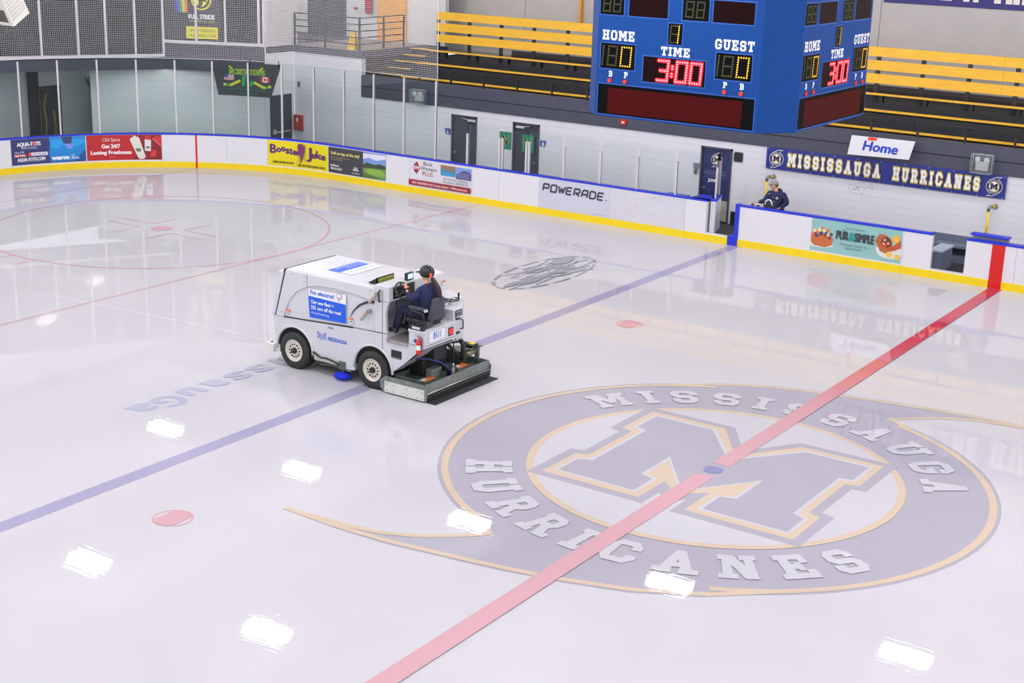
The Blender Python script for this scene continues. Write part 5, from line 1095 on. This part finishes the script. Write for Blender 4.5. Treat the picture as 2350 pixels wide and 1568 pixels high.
# conditioner (snow blade housing) at the back
b = MB(); sp = [(-6.74, .10), (-6.66, .02), (-5.66, .02), (-5.64, .24), (-5.72, .33), (-6.62, .33), (-6.74, .24)]
b.prism(sp, -.30, -.285, gs); CD = P_(b, 'conditioner')
b = MB(); b.prism(sp, 1.715, 1.73, gs); P_(b, 'far_side_plate', CD)
b = MB(); b.box((-6.62, -.325, .03), (-5.70, -.30, .235), M('runner_white', (218, 220, 214), .4, noise=.1))
for x in (-6.56, -6.4, -6.1, -5.85, -5.74):
    for z in (.07, .19): b.cyl((x, -.33, z), (x, -.324, z), .01, M('bolt_rust', (96, 80, 66), .6), 8)
P_(b, 'side_runner', CD)
b = MB(); b.box((-5.70, -.285, .10), (-5.68, 1.715, .34), gs); b.box((-6.7, -.28, .12), (-6.68, 1.7, .30), gdk); P_(b, 'rear_plate', CD)
b = MB(); b.cyl((-5.66, -.28, .165), (-5.66, 1.72, .165), .014, chrome, 10); b.box((-5.69, -.285, .14), (-5.66, 1.715, .16), M('worn_brass', (150, 136, 116), .4, .6)); P_(b, 'spreader_pipe', CD)
b = MB(); b.box((-5.69, -.285, .02), (-5.67, 1.715, .14), dk)
for i in range(24): y = -.24+i*.083; b.cyl((-5.67, y, .1), (-5.664, y, .1), .008, alu, 6)
P_(b, 'squeegee', CD)
b = MB(); b.box((-5.68, -.29, .004), (-5.46, 1.71, .014), rubber); P_(b, 'towel', CD)
b = MB(); b.box((-6.66, -.28, .13), (-5.70, 1.71, .15), gdk); P_(b, 'deck', CD)
for ya, yb in ((-.2, .55), (.85, 1.6)):
    b = MB(); x0_, x1_ = -6.5, -5.85
    for q in ((x0_, ya, x1_, ya+.02), (x0_, yb-.02, x1_, yb), (x0_, ya, x0_+.02, yb)): b.box((q[0], q[1], .15), (q[2], q[3], .36), gdk)
    b.box((x0_, ya, .26), (x1_+.12, yb, .27), M('wet_deck', (76, 84, 80), .3, .1, noise=.3, scale=8)); P_(b, 'tray', CD)
    A = Art(); A.rect(0, 0, .16, .34, (228, 228, 220)); A.rect(0, .17, .16, .34, (232, 116, 44)); A.rect(.09, .0, .15, .3, (232, 116, 44)); A.build('warning_label', zfn((-6.08, ya+.2, .272), (1, 0, 0), (0, 1, 0), .002), CD)
b = MB(); b.cyl((-5.80, .70, .15), (-5.80, .70, .42), .035, M('post_beige', (150, 142, 130), .45, .3)); b.cyl((-5.80, .70, .42), (-5.80, .70, 1.0), .013, dk, 8); b.cyl((-5.8, .7, .42), (-5.8, .7, .5), .022, chrome, 8); P_(b, 'lift_post', CD)
b = MB(); b.box((-6.6, .25, .2), (-6.15, .95, .85), dk); b.box((-6.2, .35, .55), (-5.98, .75, .85), dk); b.box((-6.15, .3, .22), (-5.98, .6, .42), gs); P_(b, 'lift_mechanism', bevel=.02)
b = MB(); hb = M('hose_blue', (32, 50, 110), .4); b.tube([(-6.15, .0, .68), (-6.0, .2, .66), (-5.88, .45, .55), (-5.80, .62, .38), (-5.8, .64, .25)], .018, hb, 8)
b.tube([(-6.1, .75, .9), (-5.9, .85, .7), (-5.9, .98, .55), (-5.95, 1.1, .42)], .035, dk, 8); b.tube([(-5.95, 1.05, .95), (-5.85, 1.08, .75), (-5.85, 1.08, .5), (-5.95, 1.15, .4)], .045, dk, 8); b.tube([(-6.0, .8, .2), (-5.9, .95, .3), (-6.1, 1.1, .3)], .03, dk, 8); P_(b, 'hoses')
b = MB(); b.box((-6.45, 1.35, .2), (-6.1, 1.68, .5), gdk); b.tube([(-6.5, 1.3, .62), (-6.2, 1.5, .66), (-5.9, 1.72, .56)], .028, gdk, 8); b.box((-6.12, 1.5, .56), (-5.94, 1.72, .62), dk); b.cyl((-6.0, 1.4, .45), (-6.0, 1.75, .48), .05, M('hydraulic_brass', (130, 128, 100), .4, .4)); b.cyl((-5.95, 1.75, .56), (-5.93, 1.83, .56), .02, M('nozzle_ring')); b.box((-6.0, 1.66, .2), (-5.9, 1.70, .56), gs); b.box((-6.15, 1.55, .62), (-5.97, 1.68, .635), PC((230, 200, 40))); P_(b, 'blade_drive', CD, .01)

# ---------------------------------------------------------------- people
def skinned(name, J, edges, mat, parent, base, sub=2, root=0):
    names = list(J); me = bpy.data.meshes.new(name); me.from_pydata([tuple(Vector(J[k][0])-base) for k in names], [(names.index(a), names.index(b)) for a, b in edges], [])
    o = link(name, me, parent); sk = o.modifiers.new('skin', 'SKIN'); sk.use_smooth_shade = True
    for i, k in enumerate(names):
        r = J[k][1]; r = r if isinstance(r, tuple) else (r, r); me.skin_vertices[0].data[i].radius = r; me.skin_vertices[0].data[i].use_root = (i == root)
    ss = o.modifiers.new('subdivision', 'SUBSURF'); ss.levels = sub; ss.render_levels = sub
    me.materials.append(mat); dg = bpy.context.evaluated_depsgraph_get(); ev = o.evaluated_get(dg); m2 = bpy.data.meshes.new_from_object(ev); o.modifiers.clear(); o.data = m2
    for p in m2.polygons: p.use_smooth = True
    return o
def skin_objs_join(o, others):            # merge the pieces of one body into one mesh
    bm = bmesh.new(); bm.from_mesh(o.data)
    for x in others: bm.from_mesh(x.data); bpy.data.objects.remove(x)
    bm.to_mesh(o.data); bm.free()
    return o
skinm = M('skin', (222, 160, 128), .55); skinm.node_tree.nodes['Principled BSDF'].inputs['Subsurface Weight'].default_value = .05
def hand(tag_, wrist, direction, palm_n, parent, base, curl=.6, s=1.0):
    d = Vector(direction).normalized(); n = Vector(palm_n).normalized(); side = d.cross(n).normalized(); w = Vector(wrist); out = []
    o = skinned(tag_, {'w': (w, .026*s), 'p': (w+d*.045*s, (.036*s, .018*s)), 'k': (w+d*.085*s, (.040*s, .015*s))}, [('w', 'p'), ('p', 'k')], skinm, parent, base, 2); out.append(o)
    for i, (off_, L_) in enumerate(((-.030, .072), (-.010, .082), (.010, .077), (.030, .060))):
        k0 = w+d*.075*s+side*off_*s; c1 = d*math.cos(curl)+n*math.sin(curl); c2 = d*math.cos(curl*2)+n*math.sin(curl*2)
        out.append(skinned('f', {'a': (k0, .0095*s), 'b': (k0+d*.02*s+c1*.01, .0092*s), 'c': (k0+d*.02*s+c1*L_*.55*s, .0085*s), 'd': (k0+d*.02*s+c1*L_*.55*s+c2*L_*.4*s, .0072*s)}, [('a', 'b'), ('b', 'c'), ('c', 'd')], skinm, parent, base, 1))
    t0 = w+d*.03*s-side*.03*s; out.append(skinned('f', {'a': (t0, .012*s), 'b': (t0+(d*.4-side*.8+n*.3)*.035*s, .011*s), 'c': (t0+(d*.8-side*.7+n*.6)*.06*s, .009*s)}, [('a', 'b'), ('b', 'c')], skinm, parent, base, 1))
    return out
def headmesh(c, fwd, h, parent, base, face=True):
    f = Vector(fwd).normalized(); up = Vector((0, 0, 1)); up = (up-f*up.dot(f)).normalized(); l = up.cross(f); c = Vector(c); b = MB(); k = h/.23
    def W(x, y, z): return c+(f*x+l*y+up*z)*k
    def fn(v):
        x, y, z = v.x, v.y, v.z
        if z < -.02: y *= 1-.9*min(1, (-z-.02)/.1)*.35; x = x*(1-.12*min(1, (-z-.02)/.1))+.012*min(1, (-z)/.1)
        if x < 0: x *= 1.06
        return f*x*k+l*y*k+up*z*k
    b.sphere(c, (.096, .076, .118), skinm, 28, 20, fn)
    b.sphere(W(.098, 0, -.012), .016*k, skinm, 10, 8, lambda v: f*v.x*1.1+l*v.y*.9+up*v.z*1.8)            # nose
    b.sphere(W(.062, 0, -.092), .02*k, skinm, 10, 8, lambda v: f*v.x*.8+l*v.y*1.3+up*v.z*.8)
    for s in (-1, 1):
        b.sphere(W(-.008, s*.079, -.008), .022*k, skinm, 10, 8, lambda v: f*v.x*.8+l*v.y*.35+up*v.z*1.5)
        b.sphere(W(.082, s*.03, .018), .011*k, PC((236, 232, 228)), 8, 6); b.sphere(W(.092, s*.03, .018), .006*k, PC((40, 36, 34)), 8, 6)
        b.sphere(W(.088, s*.03, .036), .016*k, PC((110, 84, 62)), 8, 5, lambda v: f*v.x*.4+l*v.y+up*v.z*.22)
    b.sphere(W(.088, 0, -.058), .022*k, PC((176, 104, 92)), 10, 6, lambda v: f*v.x*.4+l*v.y+up*v.z*.25)
    b.v = [tuple(Vector(v)-base) for v in b.v]; return b.build('head', parent)
# driver
DB = Vector((-6.05, .22, 1.46))
DR = thing('person', 'driver seen from behind in navy coveralls and black helmet, steering the machine', 'person', loc=DB)
bodyJ = {'pel': ((-6.03, .22, 1.50), .10), 'spi': ((-6.02, .22, 1.70), .09), 'che': ((-6.05, .22, 1.90), (.12, .09)), 'nk': ((-6.08, .23, 2.08), .05), 'hd': ((-6.10, .24, 2.18), .06),
         'sl': ((-6.07, .05, 1.99), .05), 'el': ((-6.22, -.05, 1.79), .04), 'wl': ((-6.38, .01, 1.96), .026), 'sr': ((-6.07, .39, 1.99), .05), 'er': ((-6.24, .50, 1.78), .04), 'wr': ((-6.43, .46, 1.80), .026),
         'hl': ((-6.08, .12, 1.48), .08), 'kl': ((-6.50, .05, 1.58), .055), 'al': ((-6.64, .02, 1.16), .04), 'tl': ((-6.78, .0, 1.10), .035), 'hr': ((-6.08, .32, 1.48), .08), 'kr': ((-6.50, .36, 1.58), .055), 'ar': ((-6.62, .36, 1.16), .04), 'tr': ((-6.76, .37, 1.10), .035)}
ED = [('pel', 'spi'), ('spi', 'che'), ('che', 'nk'), ('nk', 'hd'), ('che', 'sl'), ('sl', 'el'), ('el', 'wl'), ('che', 'sr'), ('sr', 'er'), ('er', 'wr'), ('pel', 'hl'), ('hl', 'kl'), ('kl', 'al'), ('al', 'tl'), ('pel', 'hr'), ('hr', 'kr'), ('kr', 'ar'), ('ar', 'tr')]
body = skinned('body', bodyJ, ED, skinm, DR, DB)
skin_objs_join(body, [headmesh((-6.12, .25, 2.24), (-1, .12, -.05), .22, DR, DB)]+hand('h', (-6.385, .01, 1.97), (-.55, .35, .75), (-.6, .2, -.5), DR, DB, .9)+hand('h', (-6.43, .46, 1.80), (-1, 0, -.1), (0, 0, -1), DR, DB, .5))
def sub(J, names, extra): return {n: (J[n][0], (tuple(q+extra for q in J[n][1]) if isinstance(J[n][1], tuple) else J[n][1]+extra)) for n in names}
jn = ['pel', 'spi', 'che', 'sl', 'el', 'wl', 'sr', 'er', 'wr']; jk = sub(bodyJ, jn, .035); jk['wl'] = ((-6.35, .0, 1.93), .042); jk['wr'] = ((-6.39, .47, 1.80), .042); jk['che'] = ((-6.06, .22, 1.90), (.23, .18)); jk['spi'] = ((-6.04, .22, 1.70), (.21, .19)); jk['pel'] = ((-6.03, .22, 1.54), (.2, .18)); jk['sl'] = ((-6.07, .03, 1.97), .10); jk['sr'] = ((-6.07, .41, 1.97), .10); jk['el'] = (jk['el'][0], .082); jk['er'] = (jk['er'][0], .082); jk['nk'] = ((-6.075, .23, 2.10), .085)
skinned('jacket', jk, [e for e in ED if e[0] in jn and e[1] in jn]+[('che', 'nk')], navyc, DR, DB)
tn = ['pel', 'hl', 'kl', 'al', 'hr', 'kr', 'ar']; tj = sub(bodyJ, tn, .04); tj['pel'] = ((-6.04, .22, 1.50), .16); skinned('trousers', tj, [e for e in ED if e[0] in tn and e[1] in tn], navyd, DR, DB)
bt = M('work_boot', (48, 54, 52), .6, noise=.2)
for s in ('l', 'r'):
    a, t_ = Vector(bodyJ['a'+s][0]), Vector(bodyJ['t'+s][0]); skinned('boot', {'a': (a+Vector((.01, 0, .05)), .08), 'b': (a-Vector((0, 0, .03)), .085), 'c': (t_+Vector((-.02, 0, 0)), (.075, .06)), 'd': (t_+Vector((-.08, 0, 0)), (.06, .05))}, [('a', 'b'), ('b', 'c'), ('c', 'd')], bt, DR, DB)
b = MB(); hc_ = Vector((-6.10, .25, 2.285)); b.sphere(hc_, (.148, .128, .14), M('helmet_black', (24, 32, 30), .15, noise=.2), 24, 14, lambda v: Vector((v.x, v.y, v.z if v.z > -.05 else -.05-(abs(v.z)-.05)*.5)))
b.box((-6.29, .16, 2.27), (-6.18, .34, 2.285), M('helmet_black')); b.v = [tuple(Vector(v)-DB) for v in b.v]; HM = b.build('helmet', DR)
b = MB(); b.box((-5.975, .16, 2.22), (-5.955, .215, 2.30), PC((236, 84, 48)))
for q in range(9): a = 2*PI*q/9; b.sphere(hc_+Vector((.09*math.cos(a), .08*math.sin(a), .085)), .010, PC((225, 228, 226)), 6, 5)
b.v = [tuple(Vector(v)-DB) for v in b.v]; b.build('helmet_stickers', HM)
skinned('ponytail', {'a': ((-6.0, .25, 2.2), .045), 'b': ((-5.915, .255, 2.12), .045), 'c': ((-5.84, .26, 2.0), .058), 'd': ((-5.82, .27, 1.88), .05), 'e': ((-5.81, .28, 1.78), .02)}, [('a', 'b'), ('b', 'c'), ('c', 'd'), ('d', 'e')], M('dark_brown_hair', (58, 34, 32), .6, noise=.4, scale=30, stretch=(6, 6, 1)), DR, DB)
# coach
CB = Vector((-6.46, 16.45, .02)); CO = thing('person', 'man in grey cap and navy hooded jacket standing behind the boards looking left', 'person', loc=CB)
cj = {'pel': ((-6.44, 16.45, .90), .12), 'spi': ((-6.44, 16.45, 1.08), .11), 'che': ((-6.45, 16.45, 1.28), (.14, .10)), 'nk': ((-6.47, 16.45, 1.47), .052), 'hd': ((-6.49, 16.44, 1.55), .06),
      'sr': ((-6.64, 16.44, 1.38), .055), 'er': ((-6.73, 16.32, 1.16), .042), 'wr': ((-6.90, 16.17, 1.13), .027), 'sl': ((-6.26, 16.44, 1.38), .055), 'el': ((-6.10, 16.40, 1.16), .042), 'wl': ((-6.27, 16.22, 1.02), .027),
      'hl': ((-6.34, 16.45, .86), .09), 'kl': ((-6.33, 16.43, .48), .06), 'al': ((-6.33, 16.46, .1), .042), 'tl': ((-6.33, 16.3, .06), .035), 'hr': ((-6.55, 16.45, .86), .09), 'kr': ((-6.56, 16.43, .48), .06), 'ar': ((-6.57, 16.46, .1), .042), 'tr': ((-6.6, 16.3, .06), .035)}
body = skinned('body', cj, ED, skinm, CO, CB)
skin_objs_join(body, [headmesh((-6.53, 16.43, 1.60), (-.93, -.36, .0), .23, CO, CB)]+hand('h', (-6.90, 16.17, 1.13), (-.5, -.2, -.85), (.3, -.6, -.2), CO, CB, .8)+hand('h', (-6.27, 16.22, 1.02), (-.7, -.4, -.5), (-.2, .8, -.4), CO, CB, .5))
jk = sub(cj, jn, .035); jk['che'] = ((-6.45, 16.45, 1.27), (.22, .17)); jk['spi'] = ((-6.44, 16.45, 1.06), (.21, .17)); jk['pel'] = ((-6.44, 16.45, .86), (.20, .17)); jk['sl'] = ((-6.24, 16.44, 1.36), .10); jk['sr'] = ((-6.66, 16.44, 1.36), .10); jk['el'] = (jk['el'][0], .082); jk['er'] = (jk['er'][0], .082); jk['nk'] = ((-6.46, 16.46, 1.43), .08); jk['wr'] = ((-6.87, 16.19, 1.13), .042); jk['wl'] = ((-6.24, 16.24, 1.04), .042)
skinned('jacket', jk, [e for e in ED if e[0] in jn and e[1] in jn]+[('che', 'nk')], navyc, CO, CB)
skinned('hood', {'a': ((-6.56, 16.48, 1.44), .05), 'b': ((-6.44, 16.58, 1.46), .075), 'c': ((-6.34, 16.50, 1.45), .065), 'd': ((-6.38, 16.38, 1.42), .04)}, [('a', 'b'), ('b', 'c'), ('c', 'd')], navyc, CO, CB)
tj = sub(cj, tn, .03); skinned('trousers', tj, [e for e in ED if e[0] in tn and e[1] in tn], M('black_trousers', (24, 24, 30), .8), CO, CB)
for s in ('l', 'r'):
    a, t_ = Vector(cj['a'+s][0]), Vector(cj['t'+s][0]); skinned('shoe', {'a': (a, .05), 'b': (a-Vector((0, 0, .03)), .05), 'c': (t_, (.045, .035))}, [('a', 'b'), ('b', 'c')], dk, CO, CB)
capm = M('cap_grey', (146, 144, 146), .85, noise=.1); fw = Vector((-.93, -.36, 0)).normalized(); b = MB(); cc = Vector((-6.525, 16.432, 1.645))
b.sphere(cc, (.108, .095, .105), capm, 22, 12, lambda v: Vector((v.x, v.y, max(v.z, -.012))))
sd = Vector((0, 0, 1)).cross(fw); vs = []
for z_ in (-.014, -.004):
    for i in range(9): t_ = -.9+1.8*i/8; vs += [cc+fw*.07*math.cos(t_)+sd*.085*math.sin(t_)+Vector((0, 0, z_)), cc+fw*(.09+.09*math.cos(t_))+sd*.09*math.sin(t_)+Vector((0, 0, z_-.015))]
fs = [(2*i, 2*i+1, 2*i+3, 2*i+2) for i in range(8)]+[(18+2*i+2, 18+2*i+3, 18+2*i+1, 18+2*i) for i in range(8)]+[(2*i+1, 18+2*i+1, 18+2*i+3, 2*i+3) for i in range(8)]
b.add(vs, fs, capm); b.box(tuple(cc+fw*.085+Vector((-.012, -.012, .03))), tuple(cc+fw*.09+Vector((.012, .012, .065))), PC((30, 30, 36))); b.v = [tuple(Vector(v)-CB) for v in b.v]; b.build('cap', CO)
b = MB(); b.sphere((-6.50, 16.445, 1.605), (.078, .080, .055), M('short_brown_hair', (92, 70, 54), .8), 14, 8); b.v = [tuple(Vector(v)-CB) for v in b.v]; b.build('hair', CO)
b = MB(); b.cyl((-6.37, 16.30, 1.29), (-6.37, 16.285, 1.29), .035, PC((226, 214, 214)), 16); b.cyl((-6.37, 16.285, 1.29), (-6.37, 16.28, 1.29), .015, PC((190, 60, 60)), 10); b.box((-6.48, 16.30, 1.29), (-6.472, 16.30, 1.32), PC((230, 230, 235))); b.tube([(-6.65, 16.33, 1.36), (-6.58, 16.31, 1.39)], .007, PC((225, 225, 232)), 5); b.v = [tuple(Vector(v)-CB) for v in b.v]; b.build('jacket_badge', CO)
# things on the shelf in front of the coach
b = MB(); b.box((-7.15, YB+.15, .97), (-6.0, 15.98, 1.0), PC((150, 152, 160))); b.box((-7.1, YB+.18, .02), (-7.05, 15.9, .97), PC((150, 152, 160))); b.box((-6.1, YB+.18, .02), (-6.05, 15.9, .97), PC((150, 152, 160)))
tag(b.build('bench_shelf'), 'narrow shelf behind the rink boards under the coach\'s bags', 'shelf')
t = thing('equipment_bag', 'dark grey equipment bag with a white arched handle in front of the coach', 'bag', loc=(-6.33, 15.8, 1.0))
b = MB(); b.box((-.17, -.09, 0), (.15, .09, .30), M('bag_fabric', (56, 56, 66), .8, noise=.15)); b.build('bag_body', t, bevel=.03)
b = MB(); b.tube([(-.11, -.1, .19), (-.09, -.11, .28), (-.04, -.1, .335), (.03, -.1, .335), (.08, -.11, .28), (.10, -.1, .19)], .02, PC((234, 234, 238)), 8); b.build('handle', t)
Art().text('THE ORIGINAL', -.11, .035, .12, .022, (225, 225, 225)).text('BAG', .02, .035, .07, .022, (190, 200, 60)).build('lettering', plane_fn((0, -.092, 0), (1, 0, 0), (0, 0, 1), .002), t)
t = thing('bottle_carrier', 'white bottle carrier holding a black bottle left of the dark bag', 'carrier', loc=(-6.68, 15.8, 1.0))
b = MB(); b.box((-.1, -.07, 0), (.1, .07, .07), PC((232, 232, 236))); b.tube([(-.09, 0, .06), (-.06, 0, .15), (.06, 0, .15), (.09, 0, .06)], .016, PC((232, 232, 236)), 8); b.build('carrier_frame', t); b = MB(); b.cyl((0, 0, .07), (0, 0, .13), .04, dk); b.build('bottle', t)
t = thing('water_bottle', 'dark bottle on the shelf under the coach\'s right hand', 'bottle', loc=(-6.9, 15.9, 1.0)); b = MB(); b.lathe([(0, 0), (.04, 0), (.04, .09), (.02, .12), (.02, .14), (0, .14)], (0, 0, 0), (0, 0, 1), PC((26, 30, 50)), 14); b.build('bottle_body', t)
# loudspeaker hanging near the camera, top left
LO = Vector((1.06, -13.86, 7.9)); rr_, uu_ = _r2, _u2
t = thing('hanging_loudspeaker', 'cream ribbed hanging loudspeaker box at the top left corner', 'loudspeaker', loc=LO)
def cpt(px, py, d): return CAMP+(_f+_r2*((px-1175)/3356.36)-_u2*((py-784)/3356.36))*d-LO
def spk():
    b = MB(); cr = M('cream_plastic', (226, 222, 214), .5)
    A0, A1, A2, A3 = cpt(69, 30, 10.12), cpt(33, 62, 10), cpt(0, 57, 10.02)*1, None
    u1 = A1-A0; up_ = (cpt(2, -6, 9.93)-cpt(33, 62, 10)); left = cpt(-50, 50, 10.1)-A1
    f0 = A1; q = [f0, f0-u1, f0+left, f0-u1+left]; q += [v+up_ for v in q]
    b.add(q, [(0, 2, 3, 1), (4, 5, 7, 6), (0, 1, 5, 4), (2, 6, 7, 3), (1, 3, 7, 5), (0, 4, 6, 2)], cr); o = b.build('case', t, bevel=.006)
    b = MB(); n_ = u1.cross(up_).normalized(); n_ = n_ if n_.dot(_f) < 0 else -n_
    for i in range(7):
        k = .2+.11*i; a = f0+up_*k-u1*.08; b.tube([a+n_*.002, a-u1*.8+n_*.002], .006, cr, 6)
    b.build('ribs', t); b = MB(); n2 = up_.cross(left).normalized(); n2 = n2 if n2.dot(_f) < 0 else -n2
    for i in range(12):
        k = .06+.035*i; a = f0+up_*.08+left*.1+left*.0+up_*k; b.tube([a+n2*.002, a+left*.8+n2*.002], .003, PC((90, 86, 80)), 5)
    b.build('grille', t)
    b = MB(); cpos = f0+left*.5+up_*.9-u1*.5; b.cyl(cpos, cpos+Vector((0, 0, 2.2)), .01, alu, 8); b.build('hanger_rod', t)
spk()
